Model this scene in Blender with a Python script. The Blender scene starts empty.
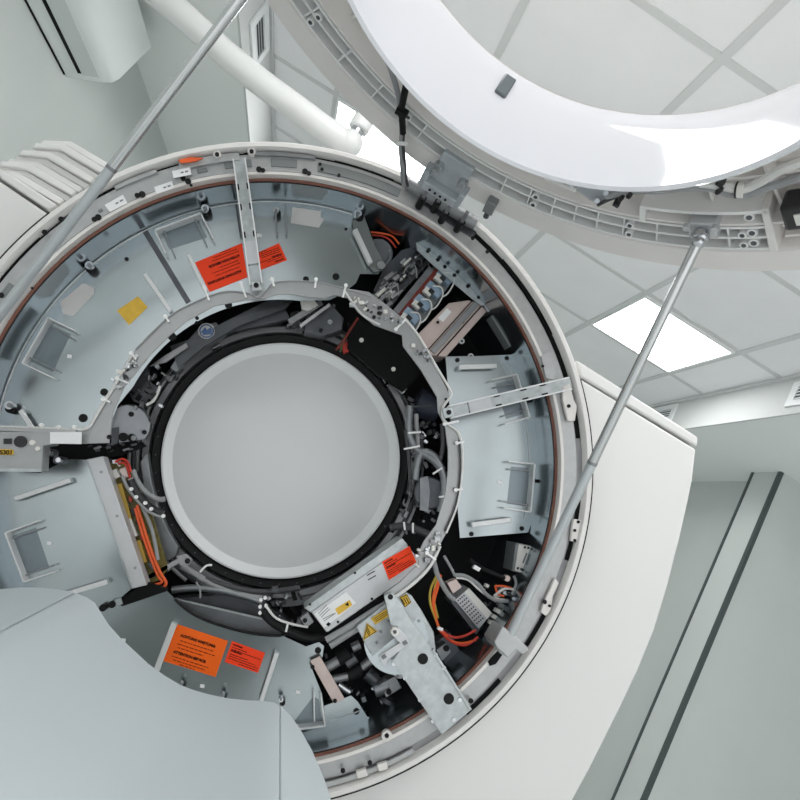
import bpy, bmesh, math, random
from mathutils import Vector, Matrix
random.seed(7)
S = bpy.context.scene
COL = S.collection
PI = math.pi

# ------------------------------------------------------------------ camera
FPX = 648.34
YAW, PIT, ROL = .0931, .2021, .5170
CAM = Vector((.032, 0, .975))
AX = Vector((0, 0, 1.05))                       # gantry axis (runs along +Y)
F_ = Vector((math.sin(YAW)*math.cos(PIT), math.cos(YAW)*math.cos(PIT), math.sin(PIT)))
R0 = Vector((math.cos(YAW), -math.sin(YAW), 0))
U0 = R0.cross(F_)
R_ = math.cos(ROL)*R0 + math.sin(ROL)*U0
U_ = -math.sin(ROL)*R0 + math.cos(ROL)*U0
cd = bpy.data.cameras.new('camera')
cd.sensor_width = 36; cd.lens = FPX*36/800; cd.clip_start = .02
co = bpy.data.objects.new('camera', cd); COL.objects.link(co)
M = Matrix((R_, U_, -F_)).transposed().to_4x4(); M.translation = CAM
co.matrix_world = M
S.camera = co

def P(x, y, Y):
    """point of the world seen at photo position (x, y) at depth Y"""
    d = F_*FPX + (x-400)*R_ - (y-400)*U_
    return CAM + d*(Y/d.y)
def POL(x, y, Y):
    w = P(x, y, Y) - AX
    return math.hypot(w.x, w.z), math.degrees(math.atan2(w.z, w.x))
def at(r, deg, Y):
    a = math.radians(deg)
    return Vector((r*math.cos(a), Y, AX.z + r*math.sin(a)))

# ------------------------------------------------------------------ materials
def lin(c):
    return tuple(((v/255)/12.92 if v/255 <= .04045 else ((v/255+.055)/1.055)**2.4) for v in c) + (1,)
MATS = {}
def mat(name, rgb, rough=.5, metal=0, spec=.5, var=.0, scale=12, bump=0, bscale=200, coat=0, emit=0, stretch=None, detail=5):
    m = bpy.data.materials.new(name); m.use_nodes = True
    nt = m.node_tree; b = nt.nodes['Principled BSDF']
    c = lin(rgb)
    b.inputs['Base Color'].default_value = c
    b.inputs['Roughness'].default_value = rough
    b.inputs['Metallic'].default_value = metal
    b.inputs['Specular IOR Level'].default_value = spec
    b.inputs['Coat Weight'].default_value = coat
    if emit:
        b.inputs['Emission Color'].default_value = c
        b.inputs['Emission Strength'].default_value = emit
    if var or bump:
        tc = nt.nodes.new('ShaderNodeTexCoord')
        src = tc.outputs['Object']
        if stretch:
            mp = nt.nodes.new('ShaderNodeMapping'); mp.inputs['Scale'].default_value = stretch
            nt.links.new(src, mp.inputs['Vector']); src = mp.outputs['Vector']
    if var:
        n = nt.nodes.new('ShaderNodeTexNoise'); n.inputs['Scale'].default_value = scale; n.inputs['Detail'].default_value = detail
        nt.links.new(src, n.inputs['Vector'])
        r = nt.nodes.new('ShaderNodeValToRGB')
        r.color_ramp.elements[0].position = .3; r.color_ramp.elements[1].position = .7
        r.color_ramp.elements[0].color = tuple(v*(1-var) for v in c[:3])+(1,)
        r.color_ramp.elements[1].color = tuple(min(1, v*(1+var)) for v in c[:3])+(1,)
        nt.links.new(n.outputs['Fac'], r.inputs['Fac']); nt.links.new(r.outputs['Color'], b.inputs['Base Color'])
        mr = nt.nodes.new('ShaderNodeMapRange')
        mr.inputs['To Min'].default_value = max(0, rough-.08); mr.inputs['To Max'].default_value = min(1, rough+.08)
        nt.links.new(n.outputs['Fac'], mr.inputs['Value']); nt.links.new(mr.outputs['Result'], b.inputs['Roughness'])
    if bump:
        n2 = nt.nodes.new('ShaderNodeTexNoise'); n2.inputs['Scale'].default_value = bscale; n2.inputs['Detail'].default_value = 3
        nt.links.new(src, n2.inputs['Vector'])
        bm_ = nt.nodes.new('ShaderNodeBump'); bm_.inputs['Strength'].default_value = bump; bm_.inputs['Distance'].default_value = .002
        nt.links.new(n2.outputs['Fac'], bm_.inputs['Height']); nt.links.new(bm_.outputs['Normal'], b.inputs['Normal'])
    MATS[name] = m
    return m
mat('white_plastic', (226, 225, 223), .38, spec=.4, bump=.03, bscale=300)
mat('rim_plastic', (226, 223, 220), .4, spec=.4)
mat('cover_plastic', (228, 224, 221), .5, spec=.35, var=.03, scale=6)
mat('cover_dark', (168, 167, 166), .55, spec=.3, var=.03, scale=6)
mat('rib_plastic', (228, 228, 227), .5, spec=.35)
mat('funnel_white', (224, 224, 228), .07, spec=.55, coat=.4)
mat('galv', (166, 174, 176), .22, metal=.93, var=.09, scale=5, detail=1.5)
mat('galv_drum', (160, 170, 175), .2, metal=.95, var=.2, scale=5, stretch=(1, .3, 1))
mat('galv_light', (178, 183, 184), .38, metal=.7, var=.15, scale=45)
mat('window_metal', (120, 130, 135), .25, metal=.9)
mat('handle_alu', (222, 223, 223), .4, metal=.3)
mat('tray_metal', (164, 165, 165), .42, metal=.6, var=.04, scale=30)
mat('ring_metal', (176, 177, 177), .42, metal=.55, var=.07, scale=40)
mat('ring_pale', (226, 222, 218), .45, metal=.1)
mat('cast_alu', (150, 151, 153), .45, metal=.75, var=.08, scale=30)
mat('steel', (200, 202, 205), .22, metal=.95)
mat('strut_tube', (196, 200, 202), .35, metal=.5)
mat('strut_rod', (205, 206, 206), .22, metal=.8)
mat('copper', (116, 72, 58), .42, metal=.35, var=.1, scale=20)
mat('black_rubber', (17, 17, 18), .6, spec=.3)
mat('black_matte', (12, 12, 13), .75, spec=.2)
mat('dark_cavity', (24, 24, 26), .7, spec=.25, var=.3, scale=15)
mat('dark_steel', (92, 94, 98), .42, metal=.7, var=.15, scale=25)
mat('mid_steel', (138, 141, 144), .4, metal=.7, var=.12, scale=25)
mat('window_grey', (126, 130, 130), .5, metal=.3)
mat('disc_grey', (222, 223, 223), .55, spec=.3, var=.02, scale=3)
mat('disc_rim', (232, 234, 234), .5, spec=.3)
mat('orange_label', (255, 108, 30), .55, spec=.2)
mat('red_label', (255, 72, 34), .5, spec=.2)
mat('yellow_label', (226, 184, 74), .5, spec=.2, var=.08, scale=60)
mat('white_label', (236, 236, 236), .5, spec=.3)
mat('pale_patch', (214, 212, 210), .6, spec=.2)
mat('ink', (42, 26, 22), .7, spec=.1)
mat('ink_red', (140, 40, 18), .7, spec=.1)
mat('ink_black', (22, 22, 22), .7, spec=.1)
mat('ink_grey', (120, 122, 125), .7, spec=.1)
mat('orange_cable', (226, 92, 36), .45)
mat('red_cable', (190, 50, 34), .45)
mat('yellow_cable', (182, 158, 62), .45)
mat('grey_cable', (150, 151, 152), .5, spec=.35)
mat('dark_cable', (66, 67, 70), .5, spec=.4)
mat('white_cable', (218, 217, 214), .45)
mat('tie_white', (238, 238, 236), .4)
mat('pcb_red', (122, 44, 34), .5)
mat('pcb_olive', (104, 94, 40), .5, var=.35, scale=70)
mat('pcb_green', (70, 84, 52), .5, var=.3, scale=80)
mat('brass', (178, 146, 66), .4, metal=.5)
mat('connector_blue', (150, 172, 192), .4, var=.1, scale=60)
mat('connector_white', (222, 220, 214), .4)
mat('connector_black', (28, 28, 30), .4)
mat('pink_metal', (206, 188, 182), .4, metal=.35, var=.05, scale=30)
mat('navy', (44, 48, 62), .45, metal=.3)
mat('silver_box', (196, 197, 199), .4, metal=.35, var=.03, scale=30)
mat('badge_blue', (84, 112, 158), .4)
mat('couch_grey', (204, 212, 216), .5, spec=.35, var=.015, scale=4, bump=.04, bscale=500)
mat('wall_paint', (200, 205, 203), .8, spec=.2, var=.02, scale=3, bump=.05, bscale=250)
mat('soffit_paint', (200, 203, 202), .75, spec=.2)
mat('soffit_under', (232, 235, 234), .8, spec=.2)
mat('ceiling_tile', (238, 239, 240), .85, spec=.15, var=.02, scale=4, bump=.08, bscale=400)
mat('grid_bar', (210, 212, 212), .6, spec=.2)
mat('floor_vinyl', (226, 228, 227), .4, var=.06, scale=30)
mat('corner_guard', (84, 92, 93), .4, metal=.5)
mat('ac_white', (226, 231, 230), .4, spec=.4)
mat('ac_panel', (206, 212, 211), .45, spec=.4)
mat('vent_white', (228, 231, 231), .5)
mat('vent_dark', (92, 100, 104), .6)
mat('arm_white', (218, 219, 218), .35, spec=.45)
mat('hinge_steel', (178, 183, 188), .45, metal=.25, var=.08, scale=40)
mat('lamp_diffuser', (255, 255, 255), .5, emit=15)
mat('lamp_frame', (236, 238, 238), .5)

# ------------------------------------------------------------------ mesh builder
class MB:
    def __init__(self): self.bm = bmesh.new()
    def prism(self, pts, d):
        """closed polygon (world points) swept by vector d"""
        d = Vector(d)
        a = [self.bm.verts.new(p) for p in pts]; b = [self.bm.verts.new(Vector(p)+d) for p in pts]
        n = len(pts)
        self.bm.faces.new(a); self.bm.faces.new(b[::-1])
        for i in range(n): self.bm.faces.new((a[i], b[i], b[(i+1) % n], a[(i+1) % n]))
        return self
    def plate(self, px, Y, t): return self.prism([P(x, y, Y) for x, y in px], (0, t, 0))
    def bar(self, p, q, w, Y, t, Y2=None):
        """straight strip from photo position p to q, w pixels wide, front at Y, t deep"""
        (x0, y0), (x1, y1) = p, q
        L = math.hypot(x1-x0, y1-y0) or 1; nx, ny = -(y1-y0)/L*w/2, (x1-x0)/L*w/2
        Y2 = Y if Y2 is None else Y2
        pts = [P(x0+nx, y0+ny, Y), P(x1+nx, y1+ny, Y2), P(x1-nx, y1-ny, Y2), P(x0-nx, y0-ny, Y)]
        return self.prism(pts, (0, t, 0))
    def cyl(self, p, q, r, n=14, r2=None):
        p, q = Vector(p), Vector(q); r2 = r if r2 is None else r2
        d = (q-p).normalized(); u = d.orthogonal().normalized(); v = d.cross(u)
        A = [self.bm.verts.new(p+r*(math.cos(2*PI*i/n)*u+math.sin(2*PI*i/n)*v)) for i in range(n)]
        B = [self.bm.verts.new(q+r2*(math.cos(2*PI*i/n)*u+math.sin(2*PI*i/n)*v)) for i in range(n)]
        self.bm.faces.new(A[::-1]); self.bm.faces.new(B)
        for i in range(n): self.bm.faces.new((A[i], A[(i+1) % n], B[(i+1) % n], B[i]))
        return self
    def stud(self, x, y, rpx, Y, t, n=14):
        p = P(x, y, Y); return self.cyl(p, p+Vector((0, t, 0)), rpx*Y/FPX, n)
    def tube(self, pts, r, n=8):
        pts = [Vector(p) for p in pts]
        rings = []; u = None
        for i, p in enumerate(pts):
            d = (pts[min(i+1, len(pts)-1)]-pts[max(i-1, 0)]).normalized()
            if u is None: u = d.orthogonal().normalized()
            u = (u-d*u.dot(d)).normalized(); v = d.cross(u)
            rings.append([self.bm.verts.new(p+r*(math.cos(2*PI*k/n)*u+math.sin(2*PI*k/n)*v)) for k in range(n)])
        for a, b in zip(rings, rings[1:]):
            for k in range(n): self.bm.faces.new((a[k], a[(k+1) % n], b[(k+1) % n], b[k]))
        self.bm.faces.new(rings[0][::-1]); self.bm.faces.new(rings[-1])
        return self
    def lathe(self, prof, a0=0, a1=360, n=128, closed=True, fn=None):
        """profile of (r, Y) turned about the gantry axis"""
        fn = fn or at
        full = abs(a1-a0) >= 359.9
        m = n if full else n+1
        rings = [[self.bm.verts.new(fn(r, a0+(a1-a0)*i/n, y)) for r, y in prof] for i in range(m)]
        k = len(prof); js = range(k if closed else k-1)
        for i in range(n):
            A, B = rings[i], rings[(i+1) % m]
            for j in js: self.bm.faces.new((A[j], A[(j+1) % k], B[(j+1) % k], B[j]))
        if closed and not full:
            self.bm.faces.new(rings[0]); self.bm.faces.new(rings[-1][::-1])
        return self
    def sector(self, r0, r1, a0, a1, Y, t, n=None):
        n = n or max(4, int(abs(a1-a0)/2.5))
        return self.lathe([(r0, Y), (r1, Y), (r1, Y+t), (r0, Y+t)], a0, a1, n)
    def ball(self, c, r, n=12):
        bmesh.ops.create_uvsphere(self.bm, u_segments=n, v_segments=n//2+2, radius=r, matrix=Matrix.Translation(c)); return self
    def box(self, lo, hi):
        lo, hi = Vector(lo), Vector(hi)
        return self.prism([(lo.x, lo.y, lo.z), (hi.x, lo.y, lo.z), (hi.x, lo.y, hi.z), (lo.x, lo.y, hi.z)], (0, hi.y-lo.y, 0))
    def obox(self, c, ax, ay, az):
        """box about centre c with half-axis vectors"""
        c, ax, ay, az = map(Vector, (c, ax, ay, az))
        return self.prism([c-ax-ay-az, c+ax-ay-az, c+ax+ay-az, c-ax+ay-az], 2*az)

def smooth_path(pts, k=6):
    pts = [Vector(p) for p in pts]; out = []
    for i in range(len(pts)-1):
        p0, p1, p2, p3 = pts[max(i-1, 0)], pts[i], pts[i+1], pts[min(i+2, len(pts)-1)]
        for j in range(k):
            t = j/k
            out.append(.5*((2*p1)+(p2-p0)*t+(2*p0-5*p1+4*p2-p3)*t*t+(3*p1-p0-3*p2+p3)*t**3))
    return out+[pts[-1]]
def pxpath(pts, Y=None, k=6):
    return smooth_path([P(p[0], p[1], p[2] if len(p) > 2 else Y) for p in pts], k)

def link(name, mb, m, parent=None, label=None, bevel=0, kind=None, flat=False):
    bmesh.ops.recalc_face_normals(mb.bm, faces=mb.bm.faces)
    me = bpy.data.meshes.new(name); mb.bm.to_mesh(me); mb.bm.free()
    if not flat:
        me.polygons.foreach_set('use_smooth', [True]*len(me.polygons)); me.set_sharp_from_angle(angle=math.radians(38))
    me.materials.append(MATS[m])
    o = bpy.data.objects.new(name, me); COL.objects.link(o)
    if bevel:
        b = o.modifiers.new('edge', 'BEVEL'); b.width = bevel; b.segments = 2; b.limit_method = 'ANGLE'; b.angle_limit = math.radians(40)
    if parent is not None:
        o.parent = parent
        root = parent
        if parent.type == 'EMPTY': o.matrix_parent_inverse = Matrix.Translation(parent.location).inverted()
    if label: o['label'] = label
    if kind: o['kind'] = kind
    return o
def thing(name, loc, label, cat, group=None):
    o = bpy.data.objects.new(name, None); o.empty_display_size = .1; COL.objects.link(o)
    o.location = loc; o['label'] = label; o['category'] = cat
    if group: o['group'] = group
    return o
def tag(o, label, cat, group=None):
    o['label'] = label; o['category'] = cat
    if group: o['group'] = group
    c = sum((Vector(b) for b in o.bound_box), Vector())/8; c.z = min(b[2] for b in o.bound_box)
    o.data.transform(Matrix.Translation(-c)); o.location = c
    return o
def struct(name, mb, m, parent=None):
    o = link(name, mb, m, parent)
    o['kind'] = 'structure'
    return o
def words(txt, size, origin, xdir, ydir, m, parent, name='lettering', bold=0):
    """flat lettering: text turned into a mesh, standing 0.6 mm off its surface"""
    cu = bpy.data.curves.new('t', 'FONT'); cu.body = txt; cu.size = size; cu.extrude = .0003; cu.offset = bold
    ob = bpy.data.objects.new('t', cu); COL.objects.link(ob)
    bpy.context.view_layer.update()
    me = bpy.data.meshes.new_from_object(ob.evaluated_get(bpy.context.evaluated_depsgraph_get()))
    bpy.data.objects.remove(ob)
    x = Vector(xdir).normalized(); y = Vector(ydir); y = (y-x*y.dot(x)).normalized(); z = x.cross(y)
    T = Matrix((x, y, z)).transposed().to_4x4(); T.translation = origin
    me.transform(T); me.materials.clear(); me.materials.append(MATS[m])
    o = bpy.data.objects.new(name, me); COL.objects.link(o)
    if parent is not None:
        o.parent = parent
        if parent.type == 'EMPTY': o.matrix_parent_inverse = Matrix.Translation(parent.location).inverted()
    return o

# ================================================================== THE ROOM
H = 2.88
XG = [-1.17, -.765, -.10, .565, 1.235, 1.885, 2.19]
YG = [-2.4, -1.75, -1.1, -.45, .25, 1.0, 1.75, 2.51, 3.205, 3.9, 4.6, 5.3]
fl = struct('floor', MB().box((-1.9, -2.4, -.1), (4.2, 5.6, 0)), 'floor_vinyl')
ce = struct('ceiling', MB().box((-1.9, -2.4, H), (4.2, 5.6, H+.1)), 'ceiling_tile')
g = MB()
for x in XG[1:-1]: g.box((x-.016, -2.4, H-.006), (x+.016, 5.3, H))
for y in YG[1:-1]: g.box((-1.17, y-.016, H-.0045), (2.19, y+.016, H))
struct('ceiling_grid', g, 'grid_bar', ce)
struct('wall_left', MB().box((-2.0, -2.4, 0), (-1.89, 5.6, H)), 'wall_paint')
struct('wall_back', MB().box((-2.0, 5.3, 0), (4.2, 5.4, H)), 'wall_paint')
struct('wall_right', MB().box((4.1, -2.4, 0), (4.2, 3.74, H)), 'wall_paint')
# recessed wall far right, the block that juts out before it, and the block's corner guards
struct('wall_recess', MB().box((2.90, 4.0, 0), (3.0, 5.3, 2.63)), 'wall_paint')
wb = struct('wall_corner_block', MB().box((2.785, 3.737, 0), (4.1, 4.0, 2.63)), 'wall_paint')
struct('trim_1', MB().box((2.778, 3.728, 0), (2.800, 3.760, 2.63)), 'corner_guard')
struct('trim_2', MB().box((2.778, 3.985, 0), (2.800, 4.006, 2.63)), 'corner_guard')
# lowered borders of the ceiling
def soffit(name, x0, x1, xin, d):
    s = struct(name, MB().box((x0, -2.4, 2.628), (x1, 5.3, H)), 'soffit_under')
    struct(name+'_face', MB().box((min(xin, xin+d*.012), -2.4, 2.622), (max(xin, xin+d*.012), 5.3, H-.02)), 'soffit_paint', s)
    struct(name+'_shadow_gap', MB().box((min(xin, xin+d*.03), -2.4, H-.02), (max(xin, xin+d*.03), 5.3, H-.004)), 'grid_bar', s)
soffit('ceiling_border_right', 2.19, 4.1, 2.19, -1)
soffit('ceiling_border_left', -1.89, -1.17, -1.17, 1)

def vent(name, xs, d, y0, y1, z0, z1, label):
    t = thing(name, (xs, (y0+y1)/2, z0), label, 'vent', 'air vents in the ceiling border')
    f = MB(); e = .045
    X0, X1 = sorted((xs, xs+d*.012))
    f.box((X0, y0-e, z0-e*.8), (X1, y1+e, z0)); f.box((X0, y0-e, z1), (X1, y1+e, z1+e*.8))
    f.box((X0, y0-e, z0), (X1, y0, z1)); f.box((X0, y1, z0), (X1, y1+e, z1))
    link('frame', f, 'vent_white', t)
    link('backing', MB().box((min(xs, xs+d*.003), y0, z0), (max(xs, xs+d*.003), y1, z1)), 'vent_dark', t)
    s = MB(); n = 4
    for i in range(n):
        z = z0+(z1-z0)*(i+.5)/n
        s.prism([(xs+d*.003, y0, z+.008), (xs+d*.012, y0, z-.004), (xs+d*.012, y0, z-.008), (xs+d*.003, y0, z+.004)], (0, y1-y0, 0))
    link('louvre', s, 'vent_white', t)
vent('air_vent', 2.178, -1, 2.60, 3.035, 2.705, 2.79, 'air vent in the white border above the jutting grey wall at the right edge')
vent('air_vent.001', 2.178, -1, 4.21, 4.55, 2.735, 2.81, 'air vent half hidden behind the top corner of the white gantry side panel')
vent('air_vent.002', -1.158, 1, 2.825, 3.075, 2.727, 2.808, 'air vent in the narrow white border above the white ceiling arm')

# ceiling light panels
def lamp(x0, x1, y0, y1, label, first=[None]):
    t = thing('ceiling_light', ((x0+x1)/2, (y0+y1)/2, H-.012), label, 'ceiling light')
    f = MB(); e = .014
    for lo, hi in (((x0, y0), (x1, y0+e)), ((x0, y1-e), (x1, y1)), ((x0, y0+e), (x0+e, y1-e)), ((x1-e, y0+e), (x1, y1-e))):
        f.box((lo[0], lo[1], H-.012), (hi[0], hi[1], H))
    link('frame', f, 'lamp_frame', t)
    link('diffuser', MB().box((x0+e, y0+e, H-.008), (x1-e, y1-e, H)), 'lamp_diffuser', t)
lamp(1.245, 1.873, 3.235, 3.885, 'square ceiling light panel crossed by the right gas strut')
lamp(-.755, -.115, 3.215, 3.885, 'ceiling light panel partly hidden behind the end of the white ceiling arm')
for (x0, x1) in ((-.755, -.115), (1.245, 1.873)):
    lamp(x0, x1, 1.015, 1.735, 'ceiling light panel over the bore end of the room, '+('left' if x0 < 0 else 'right')+' of the raised cover')
    lamp(x0, x1, -1.085, -.465, 'ceiling light panel over the couch end of the room, '+('left' if x0 < 0 else 'right')+' row')

# ------------------------------------------------------------------ air conditioner on the left wall
ac = thing('air_conditioner', (-1.75, 2.7, 2.17), 'white wall mounted air conditioner with a black outlet slot, high on the left wall', 'air conditioner')
prof = [(-1.89, 2.17), (-1.735, 2.245), (-1.70, 2.27), (-1.682, 2.31), (-1.652, 2.545), (-1.67, 2.56), (-1.89, 2.56)]
b = MB().prism([(x, 2.25, z) for x, z in prof], (0, .95, 0))
link('body', b, 'ac_white', ac, bevel=.008)
link('outlet_flap', MB().prism([(-1.806, 2.28, 2.205), (-1.735, 2.28, 2.240), (-1.737, 2.28, 2.244), (-1.808, 2.28, 2.209)], (0, .87, 0)), 'ac_panel', ac)
link('outlet_slot', MB().prism([(-1.822, 2.28, 2.197), (-1.808, 2.28, 2.204), (-1.810, 2.28, 2.208), (-1.824, 2.28, 2.201)], (0, .86, 0)), 'black_matte', ac)
link('wall_bracket', MB().box((-1.89, 2.25, 2.165), (-1.884, 3.17, 2.172)), 'black_matte', ac)
link('sensor_window', MB().box((-1.692, 3.155, 2.325), (-1.684, 3.163, 2.345)), 'vent_dark', ac)

# ------------------------------------------------------------------ white ceiling support arm, carries no lamp
arm = thing('support_boom', (-.95, 2.43, 2.2), 'white round ceiling mounted support arm with an elbow joint behind the gantry top', 'support arm')
pa = [P(90, -62, 2.42), P(165, 0, 2.42), P(240, 66, 2.42), P(300, 111, 2.42), P(330, 133, 2.42), P(352, 146, 2.42)]
link('boom', MB().tube(smooth_path(pa), .052, 20), 'arm_white', arm)
link('elbow', MB().ball(P(349, 143, 2.42), .055, 24), 'arm_white', arm)
e0, e1, e2 = P(352, 141, 2.42), P(358, 130, 2.42), P(368, 112, 2.42)
link('collar', MB().cyl(e0, e1, .026, 20), 'steel', arm)
link('end_cap', MB().cyl(e1, e2, .042, 24), 'arm_white', arm, bevel=.008)
link('ceiling_mount', MB().cyl((-1.60, 2.40, 2.2), (-1.60, 2.40, 2.628), .05, 20), 'arm_white', arm)

# ================================================================== THE GANTRY (what stands still)
G = thing('scanner_gantry', (0, 1.9, 0), 'open computed tomography scanner gantry with white housing and round metal front ring', 'scanner')
YF = 1.715
# front ring of metal with its pale inner lip and copper seam
link('front_ring', MB().lathe([(.772, 1.722), (.815, 1.722), (.815, 1.80), (.772, 1.80)]), 'ring_metal', G, bevel=.002)
link('inner_lip', MB().lathe([(.7645, 1.742), (.7655, 1.718), (.7735, 1.717), (.7745, 1.728)]), 'ring_pale', G, label='pale thin lip inside the front ring')
link('seal_strip', MB().lathe([(.7585, 1.748), (.7585, 1.742), (.7635, 1.739), (.7645, 1.752)]), 'copper', G, label='copper brown seal strip')
link('channel', MB().lathe([(.813, 1.7285), (.834, 1.7285), (.834, 1.78), (.813, 1.78)]), 'black_matte', G)  # shallow black face stands in for the shade of a deeper channel
link('channel_floor', MB().sector(.8155, .832, -75, 33, 1.7262, .003), 'cast_alu', G)
link('channel_floor', MB().sector(.8155, .832, -84, -76, 1.7262, .003), 'window_grey', G)
link('rim_cover', MB().lathe([(.832, 1.80), (.832, 1.70), (.835, 1.695), (.846, 1.695), (.850, 1.70), (.8515, 1.80), (.8515, 2.3), (.844, 2.3), (.844, 1.80)]), 'rim_plastic', G, label='white outer rim of the round opening')
link('rear_shell', MB().lathe([(.80, 2.28), (.851, 2.28), (.851, 2.55), (.36, 2.55), (.36, 2.50), (.80, 2.50)]), 'white_plastic', G)

# ring face details (upper left: plates, stickers, windows)
def px_sector(pa, pb, r0, r1, Y, t, mb):
    a0, a1 = POL(*pa, Y)[1], POL(*pb, Y)[1]
    if a0 - a1 > 180: a1 += 360
    if a1 - a0 > 180: a0 += 360
    q = lambda r: .772+(r-.772)*.775
    return mb.sector(q(r0), q(r1), a0, a1, Y, t)
top_plate = link('ring_face_plate', px_sector((-40, 330), (418, 200), .775, .836, 1.716, .006, MB()), 'ring_metal', G, bevel=.001)
for pa, pb, r0, r1 in (((96, 208), (100, 206), .79, .80), ((271, 164), (297, 166), .790, .822), ((318, 170), (398, 197), .788, .822), ((225, 168), (252, 165), .790, .818), ((199, 177), (209, 175), .790, .806),
                       ((8, 300), (18, 288), .790, .815)):
    link('window_panel', px_sector(pa, pb, r0, r1, 1.713, .004, MB()), 'window_grey', G, bevel=.001)
for pa, pb in (((183, 176), (240, 160)),):
    link('mounting_bracket', px_sector(pa, pb, .812, .840, 1.706, .01, MB()), 'ring_metal', G, bevel=.001)
link('mounting_bracket', px_sector((120, 196), (160, 178), .828, .842, 1.708, .008, MB()), 'ring_metal', G, bevel=.001)
link('mounting_bracket', px_sector((254, 157), (315, 161), .828, .842, 1.708, .008, MB()), 'cast_alu', G, bevel=.001)
# black slots, dark gaps under the rim
for pa, pb in (((0, 280), (40, 238)), ((62, 223), (84, 206)), ((85, 205), (150, 172)), ((212, 156), (224, 154)), ((244, 153), (256, 152)), ((334, 163), (368, 174)), ((368, 176), (392, 186)), ((504, 258), (562, 330)),
               ((577, 500), (566, 560)), ((540, 610), (520, 650)), ((500, 680), (465, 712)), ((395, 762), (375, 768)), ((352, 775), (332, 782))):
    link('dark_slot', px_sector(pa, pb, .834, .8508, 1.7235, .003, MB()), 'black_matte', G)
def holes(lst, Y, name='fixing_hole', m='black_rubber', t=.004, parent=None, **k):
    for x, y, r in lst:
        link(name, MB().stud(x, y, r, Y, t, 14), m, parent or G, **k)
holes([(98, 217, 3), (95, 219, 2.5), (142, 194, 3.2), (138, 195, 2.5), (188, 181, 3), (184, 178, 3), (191, 185, 1.5), (259, 169, 3), (263, 170, 2.4), (305, 171, 3), (309, 173, 2.4), (320, 164, 1.8), (322, 169, 1.8), (339, 175, 1.8),
       (473, 238, 2), (487, 252, 2), (554, 352.5, 0), (569, 406, 2.2), (1, 295, 3), (44, 232, 2.4), (61, 219, 2.6), (54, 226, 2)][:-1] if False else
      [(98, 217, 3), (94, 219, 2.4), (142, 194, 3.2), (137, 195, 2.4), (188, 181, 3), (183, 178, 2.6), (191, 185, 1.4), (259, 169, 3), (263, 170, 2.3), (305, 171, 3), (309, 173, 2.3), (320, 164, 1.8), (322, 169, 1.8), (339, 175, 1.8),
       (1, 295, 2.6), (32, 288, 1.2)], 1.711)
holes([(217, 154, 4), (251.5, 151, 4)], 1.70, 'rim_nut', 'ring_pale', .02)
holes([(217, 154, 2.2), (251.5, 151, 2.2), (44.5, 232, 2.6), (61, 219, 2.6)], 1.694, 'fixing_hole')
# the three white stickers on the ring face
for i, q in enumerate((((172, 171), (190, 167), (191.5, 174.5), (173.5, 178)), ((154, 187), (172, 181), (174, 188), (156.5, 194)), ((104.5, 205), (123, 194.5), (127.5, 203), (110, 212)))):
    st = link('sticker', MB().plate(q, 1.704 if i == 0 else 1.714, .001), 'white_label', G, label='small white paper sticker')
    (x0, y0), (x1, y1), (x2, y2), (x3, y3) = q
    mx = lambda u, v: (x0+(x1-x0)*u+(x3-x0)*v, y0+(y1-y0)*u+(y3-y0)*v)
    mk = MB()
    for u0, v0, u1, v1 in ((.45, .5, .6, .5), (.68, .5, .85, .5)):
        mk.bar(mx(u0, v0), mx(u1, v1), 1.4, (1.704 if i == 0 else 1.714)-.0006, .0005)
    link('printed_mark', mk, 'ink_grey', st)
# plain-side plates and lugs of the right and lower ring
link('ring_lug', MB().plate(((541, 356), (549, 352), (553, 366), (557, 372), (553, 380), (546, 378)), 1.712, .01), 'ring_metal', G, bevel=.001)
link('fixing_plate', MB().plate(((563, 386), (570, 384), (574, 400), (577, 406), (575, 421), (568, 421), (563, 400)), 1.706, .012), 'ring_pale', G, bevel=.001)
link('fixing_plate', MB().plate(((574, 519), (582, 520), (581, 532), (579, 543), (571, 541), (572, 530)), 1.706, .012), 'ring_pale', G, bevel=.001)
holes([(578.5, 522, 1.6), (575, 530.5, 1.6), (575, 540.5, 1.6), (569, 406, 2), (543, 366, 1.6), (473, 238, 2.0), (487.5, 251.5, 2.0), (387, 736, 2), (370, 763, 2.2), (343, 771, 2.2), (545, 602, 2.2), (550, 606, 1.4), (471, 701, 2.5)], 1.703)
link('ring_lug', MB().stud(387, 736, 5, 1.708, .012, 18), 'ring_pale', G)
link('fixing_plate', MB().plate(((555, 578), (559, 583), (553, 596), (551, 610), (546, 616), (541, 612), (545, 600), (551, 588)), 1.708, .01), 'ring_pale', G, bevel=.001)
link('ring_slot', MB().plate(((492, 657), (501, 648), (505, 651), (496, 664), (490, 666), (488, 662)), 1.715, .006), 'black_matte', G)
link('lower_ring_plate', px_sector((316, 785), (412, 746), .828, .843, 1.708, .008, MB()), 'ring_metal', G, bevel=.001)
for q in (((356, 772), (366, 769), (368, 776), (358, 779)), ((377, 765), (387, 762), (388, 769), (379, 772))):
    link('clip', MB().plate(q, 1.70, .012), 'ring_pale', G, bevel=.001)
for (x, y) in ((560, 585), (552, 600), (538, 622), (528, 634)):
    link('channel_rib', MB().bar((x-4, y-2), (x+5, y+3), 3, 1.74, .03), 'rim_plastic', G)
# orange tape scrap under the rim at the top
link('tape_scrap', MB().plate(((178, 160), (190, 157), (203, 158), (196, 161), (181, 163)), 1.695, .004), 'orange_cable', G, label='crumpled orange tape scrap')

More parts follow.
